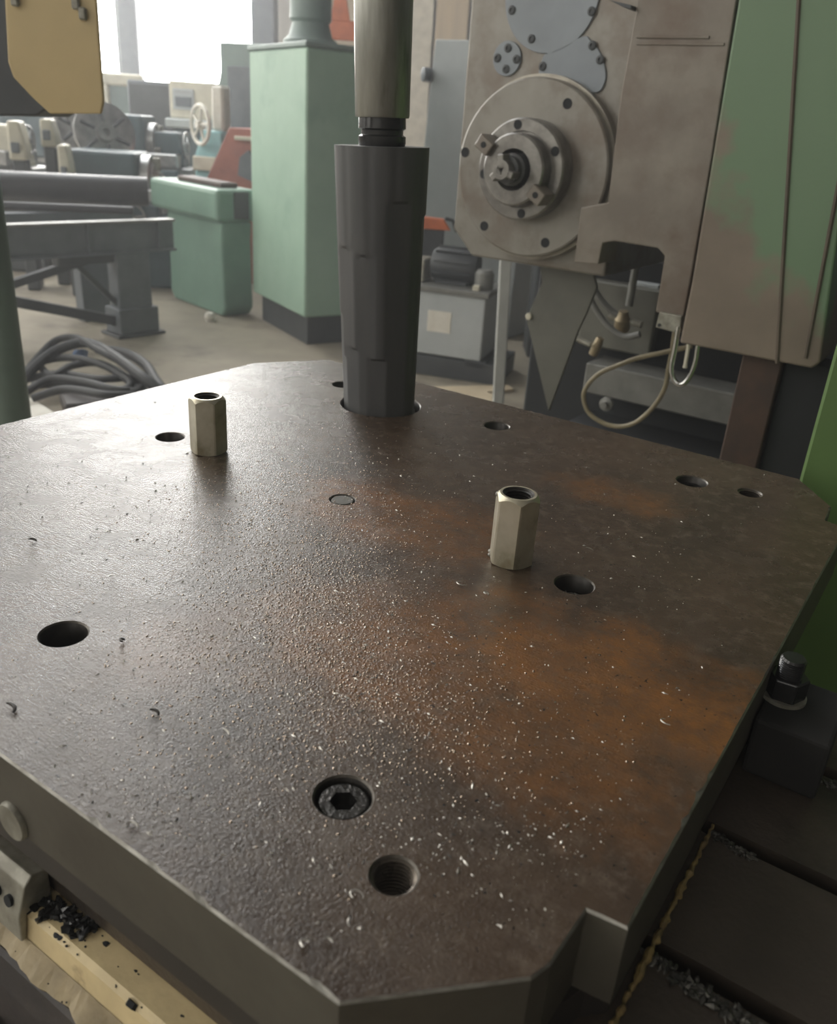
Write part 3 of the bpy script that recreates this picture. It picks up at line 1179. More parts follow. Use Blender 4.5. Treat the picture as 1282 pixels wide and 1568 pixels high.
    pc = [(q.x, q.z) for q in curve([T(x, y, TF) for x, y in edge_ + edge_[:1]], 4)[:-1]]
    cover('lower_cover', pc, [(833, 102), (909, 70), (921, 92)])
    # slab in front of the flange, on the right, with its foot and the cut-out
    TS = 1.84
    S = lambda x, y: (T(x, y, TS).x, T(x, y, TS).z)
    poly = [S(973, 20), S(950, 150), S(931, 310), S(890, 318), S(879, 402), S(916, 405), S(923, 372), S(940, 369), S(1008, 380), S(1018, 392),
            S(1012, 430), S(1004, 478), S(1046, 486), S(1058, 425), S(1090, 240), S(1175, -300), S(1012, -300)]
    m = MB()
    m.prism(poly, TS, TS + .10, 'y', .0025)
    m.build('front_slab', MAT['mill'], o)
    for (xa, ya, xb, yb, k) in ((975, 56, 1086, 62, .004), (975, 66, 1110, 68, .003)):
        p, q = T(xa, ya, TS), T(xb, yb, TS)
        m = MB()
        m.box(p.x, q.x, TS - k, TS, p.z - .003, p.z + .002, .0008)
        m.build('slab_lip', MAT['mill'], o)
    w = MB()
    p = [S(938, 2), S(973, 10), S(972, 16), S(962, 14)]
    w.prism(p, TS - .02, TS + .03, 'y', .001)
    w.build('wedge_tip', MAT['dark'], o)
    # stop block below the slab
    S2 = lambda x, y: (T(x, y, TS - .01).x, T(x, y, TS - .01).z)
    w = MB()
    w.prism([S2(1010, 478), S2(1044, 484), S2(1040, 511), S2(1004, 501)], TS - .01, TS + .05, 'y', .0015)
    st = w.build('stop_block', MAT['bracket'], o)
    for (x, y) in ((1010, 498), (1037, 507)):
        q = T(x, y, TS - .01)
        w = MB()
        w.lathe([(0, -TS + .01), (.0038, -TS + .01), (.0038, -TS + .012), (0, -TS + .012)], (q.x, 0, q.z), (0, -1, 0), 12)
        w.build('stop_screw', MAT['void'], st)
    q = T(1025, 476, TS - .01)
    w = MB()
    w.cyl((q.x, TS + .01, q.z - .006), (q.x, TS + .01, q.z + .012), .006, seg=14)
    w.build('stop_pin', MAT['ring'], st)
    # housing on the right, brown with worn green paint
    TU = 1.81
    S3 = lambda x, y: (T(x, y, TU).x, T(x, y, TU).z)
    m = MB()
    m.prism([S3(1181, -300), S3(1088, 262), S3(1060, 430), S3(1041, 525), S3(1243, 564), S3(1256, 556), S3(1330, 30), S3(1402, -300)], TU, TU + .38, 'y', .004)
    hs = m.build('housing', MAT['housing'], o)
    for (ya, yb, xa, xb) in ((-40, 556, 1226, 1190), (-40, 548, 1345, 1234)):
        p, q = T(xa, ya, TU), T(xb, yb, TU)
        w = MB()
        w.tube([(p.x, TU - .0006, p.z), (q.x, TU - .0004, q.z)], .0042, 6)
        w.build('seam', MAT['housing_seam'], hs)
    return c


MC = build_mill()


def build_mill_rest():
    # green machine column behind the right edge of the plate
    x0 = T(1250, 640, 1.15).x
    c = MB()
    c.box(x0, x0 + 1.1, 1.15, 1.75, 0, T(1276, 555, 1.15).z + .25, .004)
    o = c.build('green_column', MAT['green'])
    o.rotation_euler = (0, 0, TH)
    tag(o, 'bright green machine column behind the right edge of the plate', 'machine column')
    # rusty guide column and a black block, coloured for the recess's shade, below the housing
    tp = 1.86
    xl, xr = T(1118, 630, tp).x, T(1180, 630, tp).x
    zt = T(1160, 556, tp).z + .10
    r = MB().box(xl, xr, tp, tp + .10, 0, .970, .003).build('guide_post', MAT['rust'])
    r.rotation_euler = (0, 0, TH)
    tag(r, 'rusty brown square post below the housing of the boring mill', 'post')
    r = MB().box(xr + .002, x0 + .12, tp + .02, tp + .10, 0, .970, .003).build('dark_gap_block', MAT['void'])
    r.rotation_euler = (0, 0, TH)
    tag(r, 'black upright block in the dark gap between the rusty post and the green column', 'cover')
    # bright bent tube and its pin under the housing
    t0 = 1.83
    hk = mthing('bent_tube', 'shiny bent tube loop hanging under the housing with a pale pin inside', 'tube', 0, 0, 0)
    pts = [T(x, y, t0) for x, y in ((1040, 500), (1034, 535), (1029, 560), (1031, 578), (1039, 588), (1049, 586), (1059, 572), (1066, 552), (1070, 525), (1074, 500))]
    sm = curve(pts, 5)
    MB().tube(sm, .0055, 12).build('tube_loop', MAT['chrome'], hk)
    a_, b_ = T(1057, 515, t0 + .01), T(1049, 563, t0 + .01)
    p = MB().tube([a_, a_.lerp(b_, .9), b_], [.0042, .0042, .0052], 10).build('pin', MAT['ivory'], hk)
    p['label'] = 'pale pin inside the loop'
    # guard sheet hanging under the headstock
    tg = 2.12
    g = MB()
    out = [T(x, y, tg) for x, y in ((826, 404), (905, 404), (914, 440), (898, 480), (886, 505), (840, 630), (806, 488), (830, 432))]
    g.prism([(q.x, q.z) for q in out], tg, tg + .012, 'y', .002)
    o = mthing('guard_sheet', 'dark folded guard sheet pointed at the bottom, hanging under the spindle flange', 'guard', 0, 0, 0)
    g.build('sheet', MAT['guard'], o)
    q = T(811, 484, tg)
    MB().lathe([(0, -tg), (.009, -tg), (.009, -tg + .008), (0, -tg + .01)], (q.x, 0, q.z), (0, -1, 0), 16).build('guard_bolt', MAT['ivory'], o)
    # dark backdrop box as the mill's bed, dimness put into its colour
    tb = 2.75
    bed = mthing('mill_bed', 'dark grey bed of the boring mill behind the hoses', 'machine bed', 0, 0, 0)
    xa = T(815, 500, tb).x
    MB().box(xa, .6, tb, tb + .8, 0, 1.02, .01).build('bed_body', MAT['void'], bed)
    p, q = T(925, 560, tb - .02), T(1118, 640, tb - .02)
    MB().box(T(915, 600, tb).x, .55, tb - .14, tb, T(1000, 590, tb).z - .035, T(1000, 560, tb).z, .004).build('bed_way', MAT['grey_oily'], bed)
    p = T(1010, 670, tb - .1)
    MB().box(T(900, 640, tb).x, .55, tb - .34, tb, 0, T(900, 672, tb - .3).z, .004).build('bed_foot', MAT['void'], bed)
    p, q = T(968, 430, tb - .03), T(1005, 462, tb - .03)
    w = MB().box(p.x, q.x, tb - .03, tb, q.z, p.z, .003).build('bed_window', MAT['grey'], bed)
    w['label'] = 'light grey cover on the bed'
    p, q = T(905, 425, tb - .02), T(1000, 545, tb - .02)
    MB().box(p.x, q.x, tb - .06, tb, q.z, p.z, .006).build('valve_plate', MAT['guard'], bed)
    # brass valve with hoses
    tv = 2.55
    v = mthing('brass_valve', 'dull brass valve with a grey hose loop in front of the dark bed', 'valve', 0, 0, 0)
    q = T(948, 490, tv)
    m = MB()
    m.lathe([(0, 0), (.020, 0), (.025, .008), (.025, .038), (.020, .045), (.014, .065), (0, .065)], (q.x, tv + .04, q.z - .04), (0, -.2, 1), 20)
    m.build('valve_body', MAT['brass'], v)
    m = MB()
    m.cyl((q.x - .05, tv + .04, q.z), (q.x + .06, tv + .04, q.z - .01), .011, seg=14)
    m.build('valve_pipe', MAT['bracket'], v)
    m = MB()
    m.cyl((q.x + .01, tv + .04, q.z + .04), (q.x + .005, tv + .06, q.z + .30), .012, seg=12)
    m.build('riser_pipe', MAT['grey_oily'], v)
    hs = [(892, 418), (902, 452), (918, 482), (938, 505), (958, 516), (980, 512)]
    m = MB().tube(curve([T(x, y, tv - .02) for x, y in hs]), .010, 10)
    ho = m.build('grey_hose', MAT['hose_grey'])
    ho.rotation_euler = (0, 0, TH)
    tag(ho, 'grey hose curving down under the headstock to the brass valve', 'hose')
    hs = [(905, 432), (920, 458), (940, 478), (952, 484)]
    ho = MB().tube(curve([T(x, y, tv + .03) for x, y in hs]), .010, 10).build('grey_hose', MAT['hose_grey'])
    ho.rotation_euler = (0, 0, TH)
    tag(ho, 'short grey hose just above the longer one, ending on the brass valve', 'hose')
    hs = [(1060, 530), (1015, 540), (975, 549), (945, 560), (918, 572), (900, 590), (894, 608), (902, 632), (925, 648), (950, 653), (975, 646), (1000, 624), (1018, 595), (1024, 565), (1030, 535), (1034, 505)]
    ho = MB().tube(curve([T(x, y, 2.35) for x, y in hs]), .0068, 10).build('tan_hose', MAT['hose'])
    ho.rotation_euler = (0, 0, TH)
    tag(ho, 'tan hose hanging in an open loop behind the far edge of the plate', 'hose')
    # small fitting with a lever
    f = mthing('pipe_fitting', 'small pale pipe fitting with lever left of the brass valve', 'fitting', 0, 0, 0)
    a_, b_ = T(883, 518, tv), T(905, 528, tv)
    MB().tube([a_, b_], .009, 10).build('lever', MAT['bracket'], f)
    q = T(910, 532, tv)
    MB().lathe([(0, -.03), (.014, -.03), (.016, .0), (.012, .03), (0, .03)], (q.x, tv + .02, q.z), (.3, 0, 1), 16).build('fitting_body', MAT['brass'], f)
    q = T(930, 618, 2.5)
    MB().lathe([(0, 0), (.022, 0), (.022, .012), (.010, .016), (.010, .03), (0, .03)], (q.x, 2.5, q.z), (0, -1, 0), 20).build('grease_cap', MAT['grey_oily'], f)


build_mill_rest()

# ------------------------------------------------------------------ machines farther back in the hall
def frame_at(P, d):
    """z-rotation that turns local x into the horizontal direction d"""
    return atan2(d.y, d.x)


def build_tank():
    yt = 5.0
    a_, b_ = Y(640, 440, yt), Y(744, 462, yt - .12)
    d = (b_ - a_)
    d.z = 0
    rz = frame_at(a_, d)
    w = d.length
    zt = Y(700, 452, yt - .08).z
    zb = Y(690, 548, yt - .08).z
    o = thing('hydraulic_tank', 'light grey hydraulic tank with a name plate and an electric motor on top', 'hydraulic unit', (a_.x, a_.y, 0), rz)
    x0 = -.12
    MB().box(x0, w, 0, .38, zb, zt, .006).build('tank_body', MAT['grey'], o)
    MB().box(x0 - .01, w + .02, -.02, .40, zt, zt + .03, .004).build('lid', MAT['grey_oily'], o)
    lp = Y(672, 493, yt - .05)
    ll = (lp - a_)
    lx = ll.dot(d.normalized())
    pl_ = MB().box(lx - .072, lx + .072, -.004, -.0005, lp.z - .062, lp.z + .062, .001).build('name_plate', MAT['white'], o)
    pl_['label'] = 'off white name plate'
    mm = MB()
    zc = zt + .13
    mm.lathe([(0, 0), (.085, 0), (.095, .02), (.095, .24), (.08, .27), (0, .27)], (.03, .20, zc), (1, 0, 0), 32)
    for k in range(10):
        e = Matrix.Rotation(2 * pi * k / 10, 3, 'X')
        p = e @ Vector((0, 0, .10))
        mm.box(.05, .27, .20 + p.y - .004, .20 + p.y + .004, zc + p.z - .01, zc + p.z + .01, 0, e)
    mt = mm.build('motor', MAT['dark'], o)
    mt['kind'] = 'stuff'
    MB().box(.06, .26, .12, .28, zt + .03, zt + .05, .003).build('motor_foot', MAT['dark'], o)
    MB().lathe([(0, 0), (.055, 0), (.055, .09), (.04, .11), (0, .11)], (w - .05, .12, zt + .03), seg=24).build('filler_cap', MAT['grey_oily'], o)
    MB().box(-.10, .0, .10, .26, zt + .03, zt + .16, .006).build('pump', MAT['bracket'], o)
    MB().box(w - .09, w - .05, .02, .05, zt + .03, zt + .06, .003).build('lid_clip', MAT['ivory'], o)
    MB().box(x0 + .02, w - .08, .03, .36, .12, zb, .004).build('stand', MAT['dark'], o)
    MB().box(w - .10, w + .04, .0, .40, zb - .05, zb, .01).build('drip_tray', MAT['dark'], o)
    MB().box(x0, w + .12, .0, .42, 0, .12, .004).build('base', MAT['dark'], o)
    # light pole to the right of the tank
    p0, p1 = Y(796, 400, 3.3), Y(775, 556, 3.3)
    pl2 = MB().box(-.022, .022, -.022, .022, 0, 1.35, .004).build('pale_post', MAT['grey_pale'])
    pl2.location = ((p0.x + p1.x) / 2, 3.3, 0)
    pl2.rotation_euler = (0, radians(-3), 0)
    tag(pl2, 'slim pale grey post under the spindle flange beside the grey tank', 'post')
    bx = MB().box(-.45, .45, 0, .3, 0, .95, .01).build('dark_cabinet', MAT['dark'])  # plain box in dark grey
    q = Y(770, 500, 5.95)
    bx.location = (q.x + .60, 5.6, 0)
    tag(bx, 'dark machine cabinet behind the pale post', 'cabinet')
    bd_ = MB().prism([Z(x, y)[:2] for x, y in ((600, 597), (655, 597), (778, 594), (786, 600), (745, 605), (768, 612), (730, 630), (590, 625))], .002, .02, 'z', .002).build('pale_board', MAT['wood'])
    tag(bd_, 'pale board lying on the floor behind the right far edge of the plate', 'board')
    # orange part behind the tank
    q = Y(672, 345, 5.75)
    orr = thing('orange_jack', 'orange hand jack with a dark handle behind the grey tank', 'jack', (q.x, 5.75, 0))
    MB().prism([(-.16, q.z - .03), (-.16, q.z + .045), (.03, q.z + .035), (.08, q.z - .03)], 0, .1, 'y', .006).build('jack_body', MAT['orange'], orr)
    MB().box(-.14, .04, .01, .09, 0, q.z - .03, .005).build('jack_stand', MAT['dark'], orr)
    MB().tube([(.04, .05, q.z + .04), (.09, .05, q.z + .03), (.12, .05, q.z - .04)], .012, 8).build('jack_handle', MAT['dark'], orr)


build_tank()


def build_cabinets():
    # tall pale green cabinet
    zb = .19
    P0, P1 = Z(466, 487, zb), Z(387, 447, zb)
    d = P1 - P0
    rz = atan2(d.y, d.x) - pi                  # local -x runs along the left face
    n = d.normalized()
    zt = 1.36 + (Y(484, 72, P0.y).z - 1.36)
    o = thing('tall_cabinet', 'tall pale green machine cabinet with streaky paint left of the black tool', 'cabinet', P0, rz)
    w = d.length
    # local: x from -w to 0 along the left face, y from -? to 0 depth
    o.location.z = 0
    MB().box(-w, 0, 0.0, .55, zb, zt, .015, segs=2).build('cabinet_body', MAT['teal'], o)
    MB().box(-w + .06, -.06, .05, .50, 0, zb).build('plinth', MAT['dark'], o)  # added under the raised cabinet, coloured dark for the shadow there
    MB().box(-w - .01, .01, -.01, .56, zt, zt + .03, .006).build('top_plate', MAT['teal_dark'], o)
    q = Y(478, 40, P0.y + .45)
    mt = MB()
    mt.lathe([(0, zt + .03), (.17, zt + .03), (.17, zt + .07), (.135, zt + .10), (.115, zt + .17), (.13, zt + .19), (.13, zt + .9), (0, zt + .9)], (-w * .62, .28, 0), seg=32)
    mt.build('motor', MAT['teal_dark'], o)
    # grey-green column further left with a dark panel
    Pc = Y(372, 300, 8.7)
    c = thing('grey_green_column', 'grey green machine column with a dark panel behind the tall pale cabinet', 'machine column', (Pc.x, 8.7, 0), radians(-20))
    zt2 = Y(375, 66, 8.7).z
    MB().prism([(-.22, zt2), (-.22, zt2 - .25), (-.34, zt2 - .65), (-.34, 0), (.5, 0), (.5, zt2)], 0, .6, 'y', .012).build('column_body', MAT['teal_dark'], c)
    pq = Y(374, 152, 8.68)
    MB().box(-.13, .3, -.02, .0, pq.z - .33, pq.z + .27, .006).build('dark_panel', MAT['steel_blue'], c)
    # red feeder with a sloping side
    yr = 7.55
    R0 = Y(365, 280, yr)
    r = thing('red_machine', 'faded red machine part with a sloping side behind the green pedestal', 'machine', (R0.x, yr, 0), radians(-10))
    ztr = Y(365, 196, yr).z
    MB().prism([(-.08, ztr), (-.30, R0.z), (-.30, 0), (.24, 0), (.24, ztr)], .02, .4, 'y', .01).build('red_body', MAT['red'], r)
    MB().box(-.02, .22, -.02, .02, ztr - .09, ztr - .06, .004).build('pale_strip', MAT['ivory'], r)
    MB().prism([(.02, ztr - .22), (.10, ztr - .16), (.16, ztr - .24), (.12, ztr - .40), (.0, ztr - .36)], -.015, .02, 'y', .004).build('dark_plate', MAT['steel_blue'], r)
    # green pedestal with an overhanging head
    a_, b_, c_ = Z(262, 455), Z(345, 487), Z(380, 470)
    dd = b_ - a_
    rz = atan2(dd.y, dd.x)
    w = dd.length
    hp = Y(300, 330, (a_.y + b_.y) / 2).z
    ht = Y(300, 282, (a_.y + b_.y) / 2).z
    p = thing('green_pedestal', 'green cast pedestal with an overhanging head standing on the floor', 'machine pedestal', (a_.x, a_.y, 0), rz)
    dp = .24
    MB().prism([(0, .06), (.05, .0), (w - .05, 0), (w, .06), (w - .02, hp - .14), (w, hp), (0, hp), (.02, hp - .14)], 0, dp, 'y', .02).build('pedestal_body', MAT['pedestal'], p)
    MB().box(-.16, w + .02, -.05, dp + .05, hp, ht, .03, segs=2).build('pedestal_head', MAT['pedestal'], p)
    MB().box(w + .0205, w + .028, .08, .20, hp + .02, hp + .2, .003).build('dark_opening', MAT['dark'], p)
    MB().box(.1, w - .1, .05, dp - .05, ht, ht + .035, .008).build('brown_top', MAT['rust'], p)
    bl = MB().lathe([(0, 0), (.03, .0), (.04, .03), (.03, .06), (0, .07)], Z(322, 492), seg=16).build('paper_cup', MAT['white'])
    tag(bl, 'small pale round cup on the floor at the foot of the green pedestal', 'cup')
    # light grey cabinet leaning forward, behind the flange
    q = Y(690, 200, 6.4)
    g = thing('grey_cabinet', 'light grey steel cabinet between the black tool and the spindle flange', 'cabinet', (q.x, 6.4, 0), radians(-30))
    zt = Y(690, 60, 6.4).z
    xl, xl2 = Y(661, 62, 6.4).x - q.x, Y(634, 300, 6.4).x - q.x
    zl2 = Y(634, 300, 6.4).z
    MB().prism([(xl, zt), (xl2, zl2), (xl2 - .03, 0), (.6, 0), (.6, zt)], 0, .5, 'y', .008).build('cabinet_body', MAT['grey'], g)
    kb = Y(652, 113, 6.4)
    MB().lathe([(0, 0), (.045, 0), (.045, .05), (.02, .06), (0, .06)], (kb.x - q.x, 0, kb.z), (-.6, -.8, 0), 20).build('knob', MAT['steel_blue'], g)
    bl = Y(649, 94, 7.5)
    # orange lifting frame in the distance
    q = Y(525, 50, 9.0)
    f = thing('lifting_gantry', 'bright orange steel frame far behind the shaft of the black tool', 'frame', (q.x, 9.0, 0))
    zA = Y(525, 50, 9).z
    MB().box(-.2, .55, 0, .08, zA - .06, zA + .10, .01).build('beam', MAT['orange'], f)
    for x in (-.12, .48):
        MB().box(x - .04, x + .04, 0, .08, 0, zA - .06, .01).build('leg', MAT['orange'], f)
    MB().prism([(-.12, zA + .1), (-.06, zA + .4), (0, zA + .4), (.06, zA + .1)], 0, .06, 'y').build('lug', MAT['orange'], f)


build_cabinets()


def build_bench():
    d = Vector((sin(radians(40)), cos(radians(40)), 0))
    P = Y(200, 338, 5.45)
    rz = atan2(d.y, d.x)
    o = thing('steel_bench', 'blue grey steel bench frame with diagonal braces under a long pipe', 'bench', (P.x, P.y, 0), rz)
    zt = P.z
    zb = Y(200, 388, 5.45).z
    x0, x1 = -1.5, .32
    wd_ = .5
    bm_ = MB()
    bm_.box(x0, x1, 0, .09, zt - .015, zt, .002)
    b = bm_.build('top_flange', MAT['grey_oily'], o)
    MB().box(x0, x1, .03, .05, zb + .015, zt - .015).build('beam_web', MAT['steel_blue'], o)
    MB().box(x0, x1, 0, .09, zb, zb + .015, .002).build('bottom_flange', MAT['steel_blue'], o)
    for x in (-.86, -.28, .2):
        MB().box(x - .008, x + .008, 0.001, .03, zb + .015, zt - .015).build('stiffener', MAT['steel_blue'], o)
    for y in (wd_,):
        MB().box(x0, x1, y, y + .09, zb, zt, .003).build('rear_beam', MAT['steel_blue'], o)
    MB().box(-.115, .115, 0, .12, .14, zb, .004).build('leg', MAT['steel_blue'], o)
    MB().box(-.14, .14, -.03, .15, .02, .18, .006).build('leg_shoe', MAT['steel_blue'], o)
    MB().box(-.17, .17, -.05, .17, 0, .02, .003).build('foot_plate', MAT['dark'], o)
    MB().box(x0 + .02, x0 + .2, 0, .12, .0, zb, .004).build('leg', MAT['steel_blue'], o)
    MB().box(-.1, .1, wd_, wd_ + .1, 0, zb, .004).build('leg', MAT['steel_blue'], o)
    br = lambda xa, za, xb, zb_, r_: MB().tube([(xa, .06, za), (xb, .06, zb_)], r_, 4)
    br(-1.5, .21, -.196, zb - .01, .032).build('brace', MAT['dark'], o)
    br(-.40, zb - .0, -.10, .20, .022).build('brace', MAT['dark'], o)
    br(-1.5, .50, -.10, .09, .042).build('brace', MAT['dark'], o)
    MB().box(-.48, -.12, .02, .1, zb - .05, zb, .003).build('gusset', MAT['dark'], o)
    # pipe on top
    pa, pb = Y(-60, 290, 5.7), Y(228, 322, 6.1)
    pp = MB()
    d2 = pb - pa
    d2.z = 0
    zpi = zt + .098
    pp.lathe([(.078, 0), (.095, 0), (.095, d2.length), (.078, d2.length)], (pa.x, pa.y, zpi + .02), d2, 40, closed=True)
    pi_ = pp.build('steel_pipe', MAT['pipe'])
    tag(pi_, 'long dark steel pipe lying across the bench at the left', 'pipe')
    r = MB()
    pa, pb = Y(-20, 312, 5.5), Y(205, 336, 5.75)
    r.tube([(pa.x, pa.y, zt + .028), (pb.x, pb.y, zt + .028)], .026, 14)
    tag(r.build('round_rod', MAT['pipe']), 'thinner steel rod lying on the bench in front of the long pipe', 'rod')
    # cables heaped on the floor
    rn = random.Random(11)
    base = Z(140, 575)
    runs = [
        [(30, 590), (55, 560), (90, 535), (135, 525), (175, 545), (215, 575), (245, 600), (262, 625)],
        [(35, 575), (60, 545), (85, 522), (115, 517), (150, 535), (195, 560), (235, 590), (258, 605)],
        [(35, 582), (90, 572), (150, 580), (205, 578), (220, 590), (195, 600), (120, 588), (50, 590)],
        [(40, 600), (80, 580), (130, 585), (175, 596), (215, 600), (240, 612)],
        [(60, 560), (80, 575), (110, 560), (150, 556), (185, 572), (200, 590), (170, 598), (110, 578)],
        [(150, 535), (190, 540), (222, 558), (240, 585), (262, 612)],
        [(40, 568), (70, 552), (110, 548), (160, 560), (200, 585), (235, 610)],
        [(50, 610), (100, 596), (160, 604), (210, 606), (240, 618)],
    ]
    names = ['thick black cable arching highest over the floor heap', 'black cable lying second in the heap beside the green post', 'flat coiled black cable in the middle of the heap',
             'black cable along the near side of the heap', 'short twisted black cable inside the heap', 'black cable at the right end of the heap, running to the plate',
             'black cable crossing the heap from the left', 'lowest black cable of the heap on the floor']
    for i, (rr, nm) in enumerate(zip(runs, names)):
        hts = [.05 + .11 * sin(pi * k / (len(rr) - 1)) * (1.5 if i < 2 else .6) + i * .006 for k in range(len(rr))]
        pts = curve([Z(x, y, h) for (x, y), h in zip(rr, hts)], 7)
        c = MB().tube(pts, .026 if i in (0, 5) else .019, 10).build('black_cable', MAT['rubber'])
        tag(c, nm, 'cable', 'cables heaped on the floor')
    rg = MB()
    b = bmesh.new()
    bmesh.ops.create_icosphere(b, subdivisions=2, radius=.045)
    for v in b.verts:
        v.co *= rn.uniform(.75, 1.15)
        v.co += Z(123, 546, .12)
    rg.merge(b)
    tag(rg.build('blue_rag', MAT['blue'], None), 'small blue rag stuck between the black cables', 'rag')
    pn = Z(85, 625)
    bx = MB().box(-.16, .16, -.13, .13, 0.0, .07, .01).build('dark_crate', MAT['casting'])
    bx.location = Z(150, 625)
    bx.rotation_euler = (0, 0, .5)
    tag(bx, 'low dark crate under the near end of the black cables', 'crate')
    # white sheet beside the post
    ws = MB().prism([Z(x, y, .02)[:2] for x, y in ((12, 598), (38, 604), (98, 640), (60, 665), (5, 665))], 0, .02, 'z', .002).build('white_sheet', MAT['white'])
    tag(ws, 'white flat sheet at the foot of the green post behind the plate', 'sheet')


build_bench()


def build_pendant():
    yp = 2.35
    pa, pb = Y(-5, 420, yp), Y(14, 420, yp)
    zt = Y(60, 178, yp).z
    o = thing('control_pendant', 'ochre control box with chamfered corner on a green post at the left edge', 'control box', (Y(-12, 420, yp).x, yp, 0))
    ox = o.location.x
    r = .052
    MB().lathe([(0, 0), (r * 1.5, 0), (r * 1.5, .02), (r, .03), (r, zt + .02), (0, zt + .02)], seg=32).build('post', MAT['post_green'], o)
    y2 = yp
    P = lambda x, y, yy: (Y(x, y, yy).x - ox, Y(x, y, yy).z)
    yf = -.30
    q = [P(x, y, yp + yf) for x, y in ((4, -60), (12, 95), (20, 118), (50, 150), (76, 174), (154, 174), (158, 155), (143, -60))]
    MB().prism(q, yf, yf + .012, 'y', .003).build('door', MAT['ochre'], o)
    q = [P(x, y, yp + yf + .03) for x, y in ((-60, -60), (-60, 176), (60, 178), (75, 168), (75, -60))]
    MB().prism(q, yf + .014, yf + .20, 'y', .004).build('box', MAT['dark'], o)
    for (x, y) in ((116, 5), (127, 21), (23, 0)):
        p = P(x, y, yp + yf - .005)
        MB().box(p[0] - .008, p[0] + .008, yf - .012, yf, p[1] - .012, p[1] + .012, .003).build('hinge_screw', MAT['bracket'], o)


build_pendant()


# ------------------------------------------------------------------ lathes and stands far at the back
def lathe_machine(P, rz, paint, head, label, length=2.0, k=1.0):
    o = thing('lathe', label, 'lathe', (P.x, P.y, 0), rz, 'lathes at the back of the hall')
    for x in (.0, length - .4):
        MB().box(x, x + .45, -.22, .22, 0, .62 * k, .02).build('leg', paint, o)
    MB().box(-.1, length + .1, -.26, .26, .55 * k, .60 * k, .01).build('chip_tray', paint, o)
    MB().box(-.05, length, -.18, .18, .72 * k, .84 * k, .01).build('bed', MAT['lathe_steel'], o)
    MB().box(-.05, .5, -.24, .24, .78 * k, 1.28 * k, .03, segs=2).build('headstock', head, o)
    MB().lathe([(0, 0), (.17, 0), (.17, .07), (.05, .085), (.05, .07), (0, .07)], (.5, 0, 1.05 * k), (1, 0, 0), 32).build('chuck', MAT['lathe_steel'], o)
    for a_ in (0, 120, 240):
        e = Matrix.Rotation(radians(a_), 3, 'X')
        p = Vector((0, 0, 1.05 * k)) + e @ Vector((0, 0, .10))
        MB().box(.565, .63, p.y - .025, p.y + .025, p.z - .05, p.z + .05, .004, e).build('jaw', MAT['bracket'], o)
    cs = MB()
    cs.box(length * .55, length * .55 + .3, -.28, .24, .84 * k, .96 * k, .01)
    cs.build('carriage', MAT['lathe_steel'], o)
    MB().box(length * .55 + .08, length * .55 + .22, -.1, .1, .96 * k, 1.10 * k, .01).build('tool_post', MAT['bracket'], o)
    MB().box(length * .5, length * .55 + .3, -.31, -.27, .55 * k, .82 * k, .01).build('apron', paint, o)
    wheel(o, (length * .55 + .1, -.33, .70 * k), .10, (0, -1, 0))
    MB().prism([(length - .45, .84 * k), (length - .42, 1.15 * k), (length - .15, 1.15 * k), (length - .1, .84 * k)], -.12, .12, 'y', .02).build('tailstock', head, o)
    wheel(o, (length - .10, 0, 1.04 * k), .11, (1, 0, 0))
    return o


def wheel(parent, c, r, ax, spokes=5, m='lathe_steel', name='handwheel'):
    m_ = MB()
    u = Vector(ax).orthogonal().normalized()
    w = Vector(ax).normalized().cross(u)
    c = Vector(c)
    m_.tube([c + (u * cos(2 * pi * i / 24) + w * sin(2 * pi * i / 24)) * r for i in range(24)], r * .11, 8, closed=True)
    for i in range(spokes):
        a_ = 2 * pi * i / spokes
        m_.tube([c, c + (u * cos(a_) + w * sin(a_)) * r], r * .08, 6)
    ax = Vector(ax).normalized()
    m_.tube([c - ax * r * .2, c + ax * r * .25], r * .2, 12)
    x = m_.build(name, MAT[m], parent)
    x['kind'] = 'stuff'
    return x


